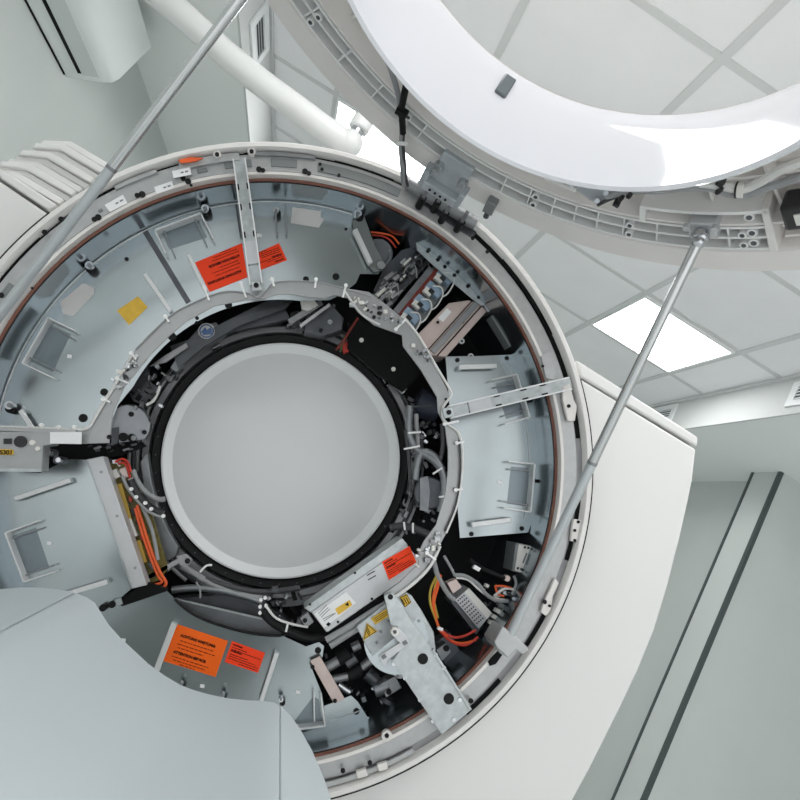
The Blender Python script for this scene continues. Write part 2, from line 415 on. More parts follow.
# white side panels, seen face-on either side of the rim
def arc(r, a0, a1, n=40): return [(r*math.cos(math.radians(a0+(a1-a0)*i/n)), AX.z+r*math.sin(math.radians(a0+(a1-a0)*i/n))) for i in range(n+1)]
W = lambda x, y, Y=1.76: (P(x, y, Y).x, P(x, y, Y).z)
YS = 1.76
a_top = POL(580, 380, YS)[1]
seam = [W(580, 378, YS), W(697, 448, YS)]
ol = [W(696.5, 449), W(693, 480), W(689, 500), W(680, 540), W(668, 587), W(655, 630), W(638, 672), W(620, 710), W(590, 770), W(572, 803)]
right = [ol[-1][0], .0]
poly = seam[:1] + ol + [(1.10, .05), (.0, .05)] + arc(.859, -90, a_top, 60)
link('right_side_panel', MB().prism([(x, YS, z) for x, z in poly], (0, .70, 0)), 'white_plastic', G, bevel=.008)
capx = [W(577, 360), W(698, 437), W(697.3, 446.5), W(580, 376.5)]
link('right_top_cap', MB().prism([(x, YS-.002, z) for x, z in capx], (0, .70, 0)), 'white_plastic', G, bevel=.006)
aL = POL(50, 214, YS)[1]
pl = [W(48, 213.5), W(0, 181)]
polyL = [pl[0], pl[1], (-1.14, pl[1][1]), (-1.18, 1.0), (-1.16, .6), (-1.10, .05), (0, .05)] + arc(.860, -90, -(360-aL), 60)
link('left_side_panel', MB().prism([(x, YS, z) for x, z in polyL], (0, .70, 0)), 'white_plastic', G, bevel=.008)
capL = [W(48.6, 210.5), W(0, 177.5), W(0, 170), W(14, 177), W(57, 205)]
link('left_top_cap', MB().prism([(x, YS-.002, z) for x, z in capL], (0, .5, 0)), 'white_plastic', G, bevel=.004)
link('gap_shade', MB().lathe([(.8505, 1.75), (.8505, 1.704), (.8555, 1.704), (.8555, 1.75)], -(360-aL), a_top, 120), 'black_rubber', G)  # black ring put in for the shade between rim and side panels
# stack of white vent slats above the left panel
N = 9
for i in range(N):
    t = i/(N-1)
    L_ = lambda a, b: (a[0]+(b[0]-a[0])*t, a[1]+(b[1]-a[1])*t)
    r_, c_, l_ = L_((109, 171), (60, 206)), L_((68, 145), (16, 178)), L_((38, 143), (-16, 172))
    dy = .03*random.random()
    A, B, C_ = P(*r_, 1.80), P(*c_, 1.80), P(*l_, 1.80)
    z = (A.z+B.z)/2
    mb = MB().prism([(A.x, 1.79+dy, z), (B.x, 1.79+dy, z), (C_.x, 1.80+dy, C_.z), (C_.x, 2.3, C_.z), (B.x, 2.3, z), (A.x, 2.3, z)], (0, 0, .0165))
    link('vent_slat', mb, 'white_plastic', G, bevel=.003)
link('slat_back', MB().prism([(-.86, 1.95, 1.29), (-1.0, 2.0, 1.29), (-1.0, 2.0, 1.45), (-.80, 1.95, 1.49)], (0, .3, 0)), 'white_plastic', G)

# --- spoke rails, cable tray ring, switch box (fixed in front of the rotor)
def rail(p, q, w, Y, name, tabpx):
    """U-channel seen open side up: web, two flanges, slots"""
    (x0, y0), (x1, y1) = p, q
    L = math.hypot(x1-x0, y1-y0); ux, uy = (x1-x0)/L, (y1-y0)/L; nx, ny = -uy, ux
    r = link('support_rail', MB().bar(p, q, w, Y+.018, .003), 'galv_light', G)
    for s in (-1, 1):
        link('flange', MB().bar((x0+nx*s*w/2, y0+ny*s*w/2), (x1+nx*s*w/2, y1+ny*s*w/2), 1.3, Y, .02), 'handle_alu', r)
    for k in (.2, .36, .58, .8):
        for s in (-1, 1):
            c = (x0+ux*L*k+nx*s*w*.38, y0+uy*L*k+ny*s*w*.38)
            link('slot', MB().bar(c, (c[0]+ux*6, c[1]+uy*6), 1.6, Y+.016, .003), 'black_matte', r)
    link('end_tab', MB().bar((x1-ux*3, y1-uy*3), (x1+ux*7, y1+uy*7), w*.86, Y+.006, .006), 'galv_light', r, bevel=.002)
    link('hole', MB().stud(x1+ux*1, y1+uy*1, 2.6, Y+.003, .003), 'black_rubber', r)
    link('cross_plate', MB().bar((x0+ux*L*.66, y0+uy*L*.66), (x0+ux*L*.84, y0+uy*L*.84), w*.9, Y+.012, .004), 'silver_box', r)
    return r
rail((239, 158), (256, 284), 12, 1.690, '', None)
rail((571, 383), (450, 412), 12, 1.690, '', None)
YT = 1.715
outer = [(75, 430), (91, 425), (104, 402), (118, 379), (131, 355), (147, 336), (170, 315), (191, 303), (222, 291.5), (247, 292), (256, 296), (265, 290.5), (273, 282), (290, 281), (316, 282), (344, 288), (369, 292), (388, 306),
         (404, 319), (416, 333), (427, 351), (436, 368), (447, 389), (450, 399), (443, 410), (446, 422), (457, 431), (461.5, 445), (462, 472), (459, 495), (454, 511), (447, 532), (440, 545), (430, 562), (419, 578), (405, 590), (386, 602)]
inner = [(384, 594), (400, 582), (419, 563), (417, 556), (424, 541), (436, 525), (445, 495), (448, 470), (448, 450), (445, 426), (438, 412), (437, 397), (421, 370), (403, 346), (402, 335), (388, 330), (374, 325), (358, 312), (348, 298), (335, 295),
         (325, 298), (307, 297), (290, 294), (278, 294), (264, 299), (245, 300), (214, 306), (187, 321), (170, 335), (150, 355), (135, 374), (124, 387), (113, 412), (109, 443), (75, 444)]
tray = link('cable_tray_ring', MB().plate(outer+inner, YT, .006), 'tray_metal', G, bevel=.0008)
link('tray_cable', MB().tube(pxpath([(0, 427), (40, 428.5), (75, 430), (88, 427.5), (94, 419), (104, 402), (118, 380), (131, 356)], YT-.006), .0042), 'white_cable', tray)
link('tray_cable', MB().tube(pxpath([(135, 350), (148, 337), (170, 316), (191, 304), (222, 292), (246, 293), (258, 298), (266, 291), (274, 283), (292, 281), (318, 282.5), (345, 289), (372, 297)], YT-.004), .002), 'grey_cable', tray)
link('tray_cable', MB().tube(pxpath([(404, 318), (418, 335), (436, 366), (449, 388), (451, 396), (443, 407), (443, 418), (449, 425), (458, 432), (462, 446), (462, 473), (457, 505), (446, 533)], YT-.006), .0036), 'white_cable', tray)
link('tray_cable', MB().tube(pxpath([(459, 440), (460.5, 470), (456, 504), (445, 531)], YT-.008), .0022), 'dark_cable', tray)
link('tray_cable', MB().tube(pxpath([(344, 290), (352, 302), (364, 316), (380, 325)], YT-.006), .003), 'white_cable', tray)
link('tray_cable', MB().tube(pxpath([(440, 546), (430, 566), (414, 583), (392, 599)], YT-.006), .0046), 'white_cable', tray)
for a, b in (((204, 287), (209, 300)), ((241, 283), (246, 297)), ((272, 279), (274, 286)), ((316, 279), (315, 288)), ((346, 285), (343, 297)), ((131, 353), (136, 359)), ((117, 378), (128, 383)), ((103, 399), (110, 402)),
             ((445, 424), (459, 421)), ((457, 443), (464, 442)), ((456, 490), (463, 489)), ((396, 329), (406, 319)), ((41, 425), (42, 431)), ((58, 427), (59, 434)), ((74, 427), (75, 434)), ((427, 553), (436, 560)), ((165, 316), (169, 322))):
    link('cable_tie', MB().bar(a, b, 2, YT-.012, .006), 'tie_white', tray)
    link('tie_head', MB().stud(a[0], a[1], 2, YT-.014, .008, 8), 'tie_white', tray)
for x, y, r in ((156, 352, 0),):
    pass
holes([(426, 351, 1.5), (455, 489, 1.5), (379, 313, 2), (374, 317, 2), (109, 437, 2.2), (368, 310, 1.4), (391, 318, 1.4), (446, 399, 1.4)], YT-.003, 'hole', parent=tray)
for x, y in ((352, 305), (361, 303), (385, 312), (120, 372), (128, 366), (421, 553), (432, 541), (437, 538), (427, 560), (433, 548), (413, 346), (420, 352)):
    link('tray_connector', MB().obox(P(x, y, YT-.008), (.006*random.uniform(.7, 1.5), 0, .003), (0, .007, 0), (-.003, 0, .006*random.uniform(.6, 1.2))), random.choice(['silver_box', 'cast_alu', 'connector_white']), tray, bevel=.001)
for n_, (xa, xb, ya, yb_) in ((22, (352, 402, 299, 326)), (22, (113, 138, 360, 385)), (14, (414, 440, 538, 562)), (6, (418, 430, 348, 362))):
    for k in range(n_):
        t = random.random(); x = xa+(xb-xa)*t; y = ya+(yb_-ya)*((1-t) if xa in (113, 414) else t*.8)+random.uniform(-5, 6)
        link('tray_clamp', MB().bar((x, y), (x+random.uniform(-4, 5), y+random.uniform(-3, 4)), random.uniform(1.2, 3.4), YT-.02*random.random()-.004, .012), random.choice(['steel', 'silver_box', 'connector_white', 'mid_steel', 'connector_black', 'galv_light']), tray, bevel=.0008)
# switch box with yellow plate at the left end of the tray
sb = link('switch_box', MB().plate(((-30, 430), (0, 431), (52, 431), (52, 444.5), (43, 446), (41.5, 471), (-32, 470)), 1.69, .05), 'tray_metal', G, bevel=.002, label='grey metal switch box on the left rail')
link('box_edge', MB().plate(((-30, 425), (76, 430), (76, 433.5), (-30, 429.5)), 1.687, .012), 'tray_metal', sb)
link('blank_plate', MB().plate(((50, 432), (81.5, 432), (81, 444), (50, 443.5)), 1.683, .004), 'white_label', sb, label='blank white plate')
yl = link('number_plate', MB().plate(((-6, 449), (12, 449.3), (14, 452), (12.5, 455), (-6, 454.7)), 1.687, .002), 'yellow_label', sb, label='yellow plate reading S301')
xd = P(12, 452, 1.686)-P(-6, 451.7, 1.686)
words('S301', .0145, P(-.5, 454.3, 1.6855), xd, P(0, 449, 1.686)-P(0, 454, 1.686), 'ink_black', yl, bold=.0004)
link('socket', MB().plate(((3.5, 438.5), (11.5, 438.5), (11.5, 444), (3.5, 444)), 1.687, .004), 'connector_black', sb)
link('knob', MB().stud(20, 441.5, 5.3, 1.683, .008, 20), 'connector_black', sb)
link('screw_cap', MB().stud(32, 442.5, 2.4, 1.684, .006), 'connector_white', sb)
link('screw_cap', MB().stud(37.5, 448.5, 2, 1.684, .006), 'connector_white', sb)
link('lower_flange', MB().plate(((-30, 467.5), (41, 469), (41, 472), (-30, 471)), 1.683, .012), 'galv_light', sb)
for (x, y) in ((47, 452), (57, 460)):
    link('terminal', MB().stud(x, y, 3.6, 1.75, .06), 'dark_steel', sb); link('terminal_nut', MB().stud(x+1, y, 2.3, 1.74, .02), 'steel', sb)

# bore end disc
link('bore_disc', MB().lathe([(.0001, 2.030), (.327, 2.030), (.3285, 2.031), (.3285, 2.04), (.0001, 2.04)], n=160), 'disc_grey', G, label='plain grey disc closing the bore')
link('bore_rim', MB().lathe([(.3285, 2.030), (.353, 2.012), (.358, 2.014), (.358, 2.10), (.3285, 2.05)], n=160), 'disc_rim', G, label='pale bevelled rim of the bore disc')
link('bore_seal', MB().lathe([(.359, 2.05), (.366, 2.035), (.386, 2.03), (.391, 2.05), (.391, 2.11), (.359, 2.11)], n=160), 'black_rubber', G, label='black rubber ring around the bore')
for i in range(40):
    a = 200+i*4.1
    link('seal_stud', MB().cyl(at(.377, a, 2.027), at(.377, a, 2.034), .0022, 6), 'dark_steel', G) if i % 2 == 0 else None

# gantry top hinge (the fixed half)
hg = link('hinge_block', MB().plate(((404, 188), (424, 194), (440, 204), (468, 226), (477, 232), (472, 238), (452, 226), (425, 206), (404, 195)), 1.72, .05), 'dark_steel', G, bevel=.002)
link('hinge_shaft', MB().cyl(P(408, 183, 1.70), P(476, 224, 1.70), .019, 20), 'cast_alu', hg)
for (x, y) in ((423, 198), (438, 202), (446, 213), (462, 222)):
    link('hinge_bolt', MB().stud(x, y, 4, 1.665, .06, 12), 'black_rubber', hg)
    link('bolt_shank', MB().bar((x, y), (x+6, y-11), 3.6, 1.655, .012), 'dark_steel', hg)

# ================================================================== THE ROTOR (turns inside the ring)
Rr = thing('scanner_rotor', (0, 1.95, .29), 'galvanised rotating drum behind the round front ring, fitted with panels, boxes, cables and warning labels', 'scanner rotor')
link('drum_wall', MB().lathe([(.757, 1.752), (.762, 1.752), (.762, 2.13), (.757, 2.13)], n=160), 'galv_drum', Rr)
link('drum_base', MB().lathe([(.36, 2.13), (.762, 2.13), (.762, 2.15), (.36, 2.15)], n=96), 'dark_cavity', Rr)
link('hub_wall', MB().lathe([(.392, 2.06), (.40, 2.045), (.418, 2.045), (.424, 2.06), (.43, 2.13), (.392, 2.13)], n=160), 'cast_alu', Rr)
link('hub_ring', MB().lathe([(.424, 2.085), (.452, 2.085), (.456, 2.13), (.424, 2.13)], n=160), 'mid_steel', Rr)
YP = 1.868
def polA(pa, pb, r, Y=YP, n=24):
    a0, a1 = POL(*pa, Y)[1], POL(*pb, Y)[1]
    if a0-a1 > 180: a1 += 360
    if a1-a0 > 180: a0 += 360
    return [at(r, a0+(a1-a0)*i/n, Y) for i in range(n+1)]
PP = lambda *l: [P(x, y, YP) for x, y in l]
# big upper-left panel
p1 = MB().prism(PP((-4, 425)) + polA((-20, 425), (352, 214), .757, n=48) + PP((362, 214), (366, 226), (376, 248), (386, 266), (378, 274), (360, 274), (356, 283), (345, 292)) + PP((330, 300)) + polA((300, 306), (128, 384), .455, n=24) + PP((118, 405), (108, 430)), (0, .003, 0))
pan1 = link('cover_panel', p1, 'galv', Rr, label='large galvanised sheet panel with a torn looking yellow label')
link('panel_lip', MB().lathe([(.7515, YP-.004), (.7545, YP-.004), (.7545, YP), (.7515, YP)], POL(-20, 425, YP)[1] % 360, POL(352, 214, YP)[1] % 360, 60), 'handle_alu', pan1)
p2 = MB().prism(PP((-4, 470), (40, 473), (68, 459), (88, 460), (131, 589), (118, 600), (121, 606), (166, 590), (176, 600), (192, 612), (212, 622), (248, 632), (283, 636), (306, 646.5), (319, 642), (324, 646), (322.5, 657), (310, 664), (322, 694), (326, 727), (300, 733)) + polA((300, 752), (-20, 520), .757, n=40), (0, .003, 0))
pan2 = link('cover_panel', p2, 'galv', Rr, label='galvanised sheet panel with the two orange warning labels')
p4 = MB().prism(PP((445.5, 356.5), (480, 356), (512, 354.5), (519, 349)) + polA((524, 352), (546, 528), .757, n=24) + PP((528, 532.5), (460, 538)), (0, .003, 0))
pan4 = link('cover_panel', p4, 'galv', Rr, label='galvanised sheet panel under the right support rail')
p5 = MB().prism(PP((324, 706), (340, 700), (351, 695.5), (358, 702), (367, 716.5), (372, 718)) + polA((371, 733), (296, 753), .757, n=12) + PP((300, 731), (325, 727)), (0, .003, 0))
pan5 = link('cover_panel', p5, 'galv', Rr, label='small galvanised panel at the bottom of the drum')
# soft crease lines on the panels near the drum wall
for pan, pa, pb in ((pan4, (524, 356), (546, 525)), (pan2, (300, 750), (30, 620)), (pan5, (368, 732), (300, 752))):
    link('panel_lip', MB().lathe([(.728, YP-.003), (.731, YP-.003), (.731, YP+.001), (.728, YP+.001)], *(lambda a, b: (a, b if abs(b-a) < 180 else (b+360 if b < a else b-360)))(POL(*pa, YP)[1], POL(*pb, YP)[1]), 24), 'galv_light', pan)
# dark groove and light strips of panel 1
link('groove', MB().bar((137, 218), (188.5, 302.5), 5.5, YP-.002, .003), 'dark_steel', pan1)
for a, b, w in (((144.5, 273.5), (170.5, 311), 4), ((188, 254), (206, 291), 3.6)):
    link('grip_strip', MB().bar(a, b, w, YP-.014, .014), 'handle_alu', pan1, bevel=.001)
def uframe(pan, a, b, ta, tb, h=.035, inner=None):
    """bent-up tab frame: a wall from a to b with a tab running off each end"""
    u = link('tab_frame', MB().bar(a, b, 1.6, YP-h, h), 'handle_alu', pan)
    for p, q in (ta, tb):
        link('tab', MB().bar(p, q, 1.3, YP-h, h), 'handle_alu', u)
    for p, q in (inner or ()):
        link('tab', MB().bar(p, q, 1.2, YP-h*.5, h*.5), 'mid_steel', u)
    quad = [a, b, tb[1], ta[1]]
    link('tab_window', MB().plate([(x*.8+sum(p[0] for p in quad)/4*.2, y*.8+sum(p[1] for p in quad)/4*.2) for x, y in quad], YP-.0012, .001), 'window_metal', u)
uframe(pan1, (48, 317.6), (22, 363), ((48, 317.6), (75.5, 331)), ((22, 363), (53.5, 378)), inner=[((52, 326), (73, 339)), ((29, 357), (58, 371))])
uframe(pan1, (155, 230), (200.5, 213), ((155, 230.5), (165.5, 253)), ((201, 214), (213, 238)), inner=[((164, 231), (174, 255)), ((195, 219), (206, 244))])
uframe(pan4, (535, 464), (531, 512), ((535, 464), (509, 461.5)), ((531, 512), (504, 508)), inner=[((530, 471), (509, 469)), ((528, 505), (501, 501))])
uframe(pan4, (517, 374), (530, 417), ((517, 374), (492, 380)), ((530, 417), (505, 424)), inner=[((515, 384), (495, 387)), ((524, 410), (503, 416))])
uframe(pan2, (5, 533), (23.6, 582), ((5, 533), (37, 521.5)), ((23.6, 582), (54, 572)), inner=[((12, 538), (42, 528)), ((25, 575), (55, 565))])
uframe(pan2, (285, 731), (325, 726), ((314.5, 722), (314, 693)), ((325, 726), (321, 697)))
link('tab', MB().bar((285.5, 205), (286.5, 231), 1.8, YP-.03, .03), 'mid_steel', pan1)
link('tab', MB().bar((275.5, 212), (277, 232), 1.8, YP-.03, .03), 'mid_steel', pan1)
link('tab', MB().bar((236, 204), (240, 232), 1.8, YP-.03, .03), 'dark_steel', pan1)
# lift handles
def handle(p, q, w, pan, Y=YP-.03):
    h = link('lift_handle', MB().bar(p, q, w, Y, .008), 'handle_alu', pan, bevel=.0015)
    for e, f in ((p, q), (q, p)):
        L = math.hypot(f[0]-e[0], f[1]-e[1])
        link('foot', MB().bar(e, (e[0]+(f[0]-e[0])*4/L, e[1]+(f[1]-e[1])*4/L), w, Y+.007, .025), 'galv_light', h)
handle((459, 367), (497, 366), 4.5, pan4); handle((472, 525), (511, 520), 5, pan4)
handle((14, 499), (70, 480), 5, pan2); handle((50, 599), (107, 582), 5, pan2)
handle((156, 671), (174, 624), 6, pan2); handle((261, 702), (277, 653), 4.5, pan2)
handle((20, 410), (34, 432), 5, pan1)
# studs with nuts
def knob(x, y, pan, s=1):
    k = link('spring_stud', MB().stud(x+1.5, y+3, 4.8*s, YP-.022, .024, 16), 'black_rubber', pan)
    link('nut', MB().stud(x, y, 4*s, YP-.04, .022, 12), 'steel', k)
    link('nut_cap', MB().stud(x, y, 2*s, YP-.05, .012, 10), 'mid_steel', k)
for x, y in ((205, 208), (358, 213), (89, 265), (9, 405)): knob(x, y, pan1)
for x, y in ((78, 257), (276, 210), (362, 206)): knob(x, y, pan1, .75)
for x, y in ((222, 696), (180, 685), (281, 700)): knob(x, y, pan2, .55)
RH = lambda l, pan, Y=YP-.002: [link('hole', MB().stud(x, y, r, Y, .002), 'black_rubber', pan) for x, y, r in l]
RH([(126.5, 259, 2), (104, 392, 3.5), (83, 418, 4), (172, 336.5, 4), (228.5, 305, 3.6), (197, 318, 1.8), (201, 322, 1.6), (196.5, 322.5, 1.6), (306, 279, 3), (336, 276.5, 3.6), (346, 229, 1.5)], pan1)
RH([(457.5, 360, 2.4), (507, 358, 2.4), (471.5, 534, 2.4), (522, 528.5, 2.4), (529, 401, 2), (541, 399, 2), (536.5, 481, 2), (547, 481, 2)], pan4)
RH([(318, 650.5, 3), (82, 417, 1)], pan2); RH([(356.5, 711.5, 3)], pan5)
for x, y, pan in ((259, 235, pan1), (500, 482, pan4), (49, 543, pan2), (123, 640, pan2), (202, 686, pan2), (298, 692, pan2), (69, 356, pan1), (391, 0, None)):
    if pan: link('white_pad', MB().bar((x-2, y), (x+2.5, y+.6), 3.4, YP-.002, .002), 'white_label', pan)
# pale patches
link('pale_patch', MB().plate(((60, 302), (82, 284), (86, 284), (94, 288), (93.5, 294), (73, 316), (63, 314)), YP-.002, .002), 'pale_patch', pan1, label='pale blank sticker')
link('pale_patch', MB().plate(((292.5, 207), (321, 211), (320.5, 217), (324, 219), (319, 227.5), (290.5, 223)), YP-.002, .002), 'pale_patch', pan1, label='pale blank sticker')
link('yellow_label', MB().plate(((117, 310.5), (138, 296.3), (147.5, 307), (129, 325)), YP-.002, .002), 'yellow_label', pan1, label='plain yellow label')

def note(corners, m, pan, lines, Y=YP, ink='ink', name='warning_label', label=None):
    """label quad given as top-left, top-right, bottom-right, bottom-left in reading direction"""
    lb = link(name, MB().plate(corners, Y-.0015, .0012), m, pan, label=label)
    tl, tr, br, bl = [P(x, y, Y-.0022) for x, y in corners]
    ex, ey = tr-tl, bl-tl
    for u, v, h, item, b in lines:
        o = tl+ex*u+ey*(v)
        if isinstance(item, str):
            words(item, h*.72*ey.length, o, ex, -ey, 'ink', lb, bold=b)
        else:
            n = MB()
            # fine print: short ink dashes
            x = u
            while x < item:
                w = random.uniform(.03, .09); w = min(w, item-x)
                a = tl+ex*x+ey*v
                n.prism([a, a+ex*w, a+ex*w+ey*h, a+ey*h], (0, .0004, 0))
                x += w+.018
            link('fine_print', n, 'ink_red' if b == 0 else 'ink', lb)
    return lb
lines = [(.14, .27, .13, 'ACHTUNG WARTUNG:', .0005), (.17, .36, .022, .80, 0), (.14, .46, .022, .86, 0), (.17, .55, .022, .66, 0),
         (.12, .72, .13, 'ATTENTION SERVICE:', .0005), (.12, .80, .022, .82, 0), (.16, .88, .022, .78, 0), (.3, .95, .022, .6, 0)]
lines_s = [(.06, .16, .13, 'ACHTUNG:', .0003), (.06, .24, .03, .5, 1), (.06, .34, .03, .96, 1), (.06, .45, .13, 'ATTENTION:', .0003), (.06, .56, .03, .6, 1), (.06, .66, .03, .86, 1), (.06, .76, .03, .94, 1), (.4, .86, .03, .94, 1)]
note(((176.5, 624), (228, 641), (215.5, 677), (163, 661)), 'orange_label', pan2, lines, label='bright orange warning label')
note(((232, 641), (265, 653), (258, 673), (224.5, 662)), 'red_label', pan2, lines_s, label='smaller red warning label')
note(((247.5, 277), (209.5, 292), (195, 262.5), (242, 243)), 'red_label', pan1, lines, label='red orange warning label crossed by the rail')
note(((287, 260), (252, 273), (246, 258), (279, 243)), 'red_label', pan1, lines_s, label='red warning label right of the rail')

# --- upper right of the rotor: arm plate, coil, connectors, terminal rack, pink power module
ap = link('arm_plate', MB().plate(((352, 221), (364, 215), (370, 232), (374, 244), (384, 262), (383, 270), (374, 272), (366, 262), (356, 240)), YP-.012, .006), 'window_grey', Rr, bevel=.001)
link('grip', MB().bar((355, 229), (371, 263), 4.6, YP-.035, .02), 'handle_alu', ap, bevel=.001)
link('nut', MB().stud(381, 265, 4.5, YP-.03, .02, 12), 'steel', ap)
cl = link('blower', MB().cyl(P(378, 254, 1.93), P(378, 254, 2.05), .046, 28), 'dark_steel', Rr)
link('blower_ring', MB().tube([P(378, 254, 1.925)+.04*Vector((math.cos(a), 0, math.sin(a))) for a in [i*PI/16 for i in range(33)]], .006), 'mid_steel', cl)
link('cable_duct', MB().plate(((366, 216), (382, 212), (412, 232), (418, 240), (400, 244), (374, 236)), 1.96, .1), 'dark_steel', Rr, bevel=.004)
link('orange_lead', MB().tube(pxpath([(371, 232), (380, 233), (392, 236), (399, 244)], 1.90), .003), 'orange_cable', Rr)
link('orange_lead', MB().tube(pxpath([(372, 235), (382, 236), (390, 240), (396, 248)], 1.91), .003), 'red_cable', Rr)
link('orange_lead', MB().tube(pxpath([(380, 215), (390, 220), (402, 226), (411, 231)], 1.93), .0025), 'red_cable', Rr)
pb = link('perforated_bracket', MB().plate(((416, 240), (424, 237), (446, 254), (468, 272), (484, 289), (489, 302), (482, 306), (470, 297), (450, 280), (432, 264), (417, 250)), 1.862, .004), 'galv_light', Rr, bevel=.001)
for x, y in ((428, 251), (438, 259.5), (445, 266.5), (454.6, 275), (468, 286), (479, 297), (432.7, 244.6), (443, 252), (452, 258), (462.5, 267), (475.6, 279), (486, 291)):
    link('hole', MB().stud(x, y, 2.1, 1.8595, .003), 'black_rubber', pb)
link('bracket_pad', MB().plate(((484, 305), (493, 302), (497, 308), (488, 312)), 1.86, .006), 'galv_light', pb)
tr = link('terminal_rack', MB().plate(((433, 266), (452, 282), (414, 334), (396, 314)), 1.91, .05), 'window_grey', Rr)
link('red_board', MB().bar((441, 266), (401, 315), 5.5, 1.885, .02), 'pcb_red', tr)
link('rack_edge', MB().bar((432, 268), (396, 312), 7, 1.89, .02), 'mid_steel', tr, bevel=.001)
for i in range(4):
    t = i/3.2
    cx, cy = 446-36*t, 277+42*t
    link('terminal_block', MB().bar((cx-7, cy-7), (cx+6, cy+5), 8.5, 1.878, .03), 'connector_blue', tr, bevel=.001)
    link('white_plug', MB().bar((cx-10, cy-2), (cx-3, cy+4), 6, 1.87, .02), 'connector_white', tr, bevel=.001)
    link('black_plug', MB().bar((cx-5, cy-1), (cx-1, cy+3), 4, 1.866, .012), 'connector_black', tr, bevel=.001)
    link('white_wire', MB().tube(pxpath([(cx-2, cy-4), (cx+6, cy-3), (cx+8, cy+5), (cx+2, cy+16), (cx-4, cy+20)], 1.864), .0024), 'white_cable', tr)
pm = link('power_module', MB().plate(((449, 303), (468, 300), (479, 303), (487, 311), (446, 357), (430, 355), (417, 335)), 1.875, .09), 'pink_metal', Rr, bevel=.002, label='pinkish metal power module')
link('slide_rail', MB().bar((477, 303), (433, 352), 6, 1.866, .012), 'cast_alu', pm, bevel=.001)
link('rail_gap', MB().bar((481.5, 306), (437, 356), 1.2, 1.872, .003), 'black_matte', pm)
link('rail_gap', MB().bar((472, 301), (428, 350), 1.0, 1.872, .003), 'black_matte', pm)
sk = link('sticker', MB().plate(((438, 318), (447, 308), (451.5, 312), (443, 322)), 1.8735, .001), 'white_label', pm)
for x, y in ((463, 322), (459, 300), (438, 322)):
    link('screw', MB().stud(x, y, 1.5, 1.87, .004), 'black_rubber', pm)
for x, y in ((462, 341), (471, 356)):
    link('lug', MB().stud(x, y, 3, 1.873, .006), 'silver_box', pm); link('lug_hole', MB().stud(x, y, 1.2, 1.871, .003), 'black_rubber', pm)
link('grey_block', MB().plate(((491, 316), (501, 310), (520, 338), (510, 347)), 1.86, .05), 'window_grey', Rr, bevel=.001)
link('block_seam', MB().bar((497, 314), (514, 342), 1, 1.858, .003), 'dark_steel', Rr)
# connector cluster between panel 1 and the terminal rack
cc = link('connector_bank', MB().plate(((384, 268), (402, 250), (416, 246), (430, 262), (402, 292), (392, 306), (374, 290)), 1.92, .06), 'dark_steel', Rr)
for k in range(46):
    x, y = random.uniform(376, 426), 0
    t = random.random(); x = 380+t*38+random.uniform(-7, 9); y = 297-t*42+random.uniform(-8, 10)
    m = random.choice(['steel', 'connector_black', 'connector_white', 'mid_steel', 'steel', 'connector_black', 'cast_alu'])
    a = random.uniform(-.9, -.5); L = random.uniform(2, 6)
    link('plug' if m.startswith('connector') else 'fitting', MB().bar((x-L*math.cos(a), y-L*math.sin(a)), (x+L*math.cos(a), y+L*math.sin(a)), random.uniform(1.6, 4), 1.86+random.random()*.05, .02), m, cc, bevel=.0008)
for k in range(6):
    x, y = 385+k*6, 292-k*6
    link('lead', MB().tube(pxpath([(x, y), (x+5, y-8), (x+12, y-8), (x+14, y+4)], 1.87), .002), random.choice(['dark_cable', 'grey_cable', 'dark_cable']), cc)
link('black_panel', MB().plate(((348, 322), (356, 318), (375, 327), (398, 328), (412, 345), (425, 368), (404, 391), (376, 372), (348, 348)), 1.95, .03), 'black_matte', Rr, label='matt black cover panel')
for x, y in ((361.5, 340), (393.5, 369)):
    link('white_screw', MB().stud(x, y, 2.3, 1.946, .005), 'connector_white', Rr)

# --- right: motor, valve, hoses between hub and tray
link('motor', MB().cyl(P(416, 402, 1.98), P(438, 410, 1.98), .046, 24), 'navy', Rr, bevel=.004, label='dark blue motor')
link('motor_band', MB().bar((412, 407), (432, 405), 1.6, 1.93, .01), 'dark_cable', Rr)
link('pump_body', MB().cyl(P(430, 493, 1.93), P(430, 493, 2.1), .05, 30), 'dark_steel', Rr, bevel=.006)
link('pump_face', MB().plate(((420, 478), (428, 476), (430, 492), (428, 512), (420, 510)), 1.925, .01), 'mid_steel', Rr)
for nm, pts, r, m in (('hose', [(410, 406), (409, 425), (411, 440), (418, 450), (432, 459), (442, 472), (444, 490), (440, 512)], .0115, 'mid_steel'),
                      ('hose', [(415, 480), (418, 460), (424, 452), (434, 456), (442, 470)], .0115, 'mid_steel'),
                      ('hose', [(416, 414), (417, 430), (418, 446)], .007, 'grey_cable'),
                      ('hose', [(390, 528), (402, 526), (416, 529), (430, 535)], .011, 'dark_cable'),
                      ('hose', [(442, 424), (443, 445), (440, 460)], .007, 'dark_cable'),
                      ('hose', [(405, 430), (408, 450), (410, 480), (409, 492)], .005, 'dark_cable')):
    h = link(nm, MB().tube(pxpath(pts, 1.90), r, 12), m, Rr)
for a, b in (((408, 433), (421, 432)), ((404, 449), (420, 446)), ((433, 474), (442, 468)), ((439, 497), (446, 496)), ((404, 522), (405, 530)), ((413, 523), (413, 533))):
    link('cable_tie', MB().bar(a, b, 1.8, 1.885, .004), 'tie_white', Rr)
for k in range(26):
    x, y = random.uniform(412, 440), random.uniform(420, 470)
    link('fitting', MB().bar((x, y), (x+random.uniform(-4, 5), y+random.uniform(2, 7)), random.uniform(2, 5), 1.94+.06*random.random(), .03), random.choice(['dark_steel', 'connector_black', 'mid_steel', 'dark_steel', 'steel', 'black_matte']), Rr, bevel=.001)
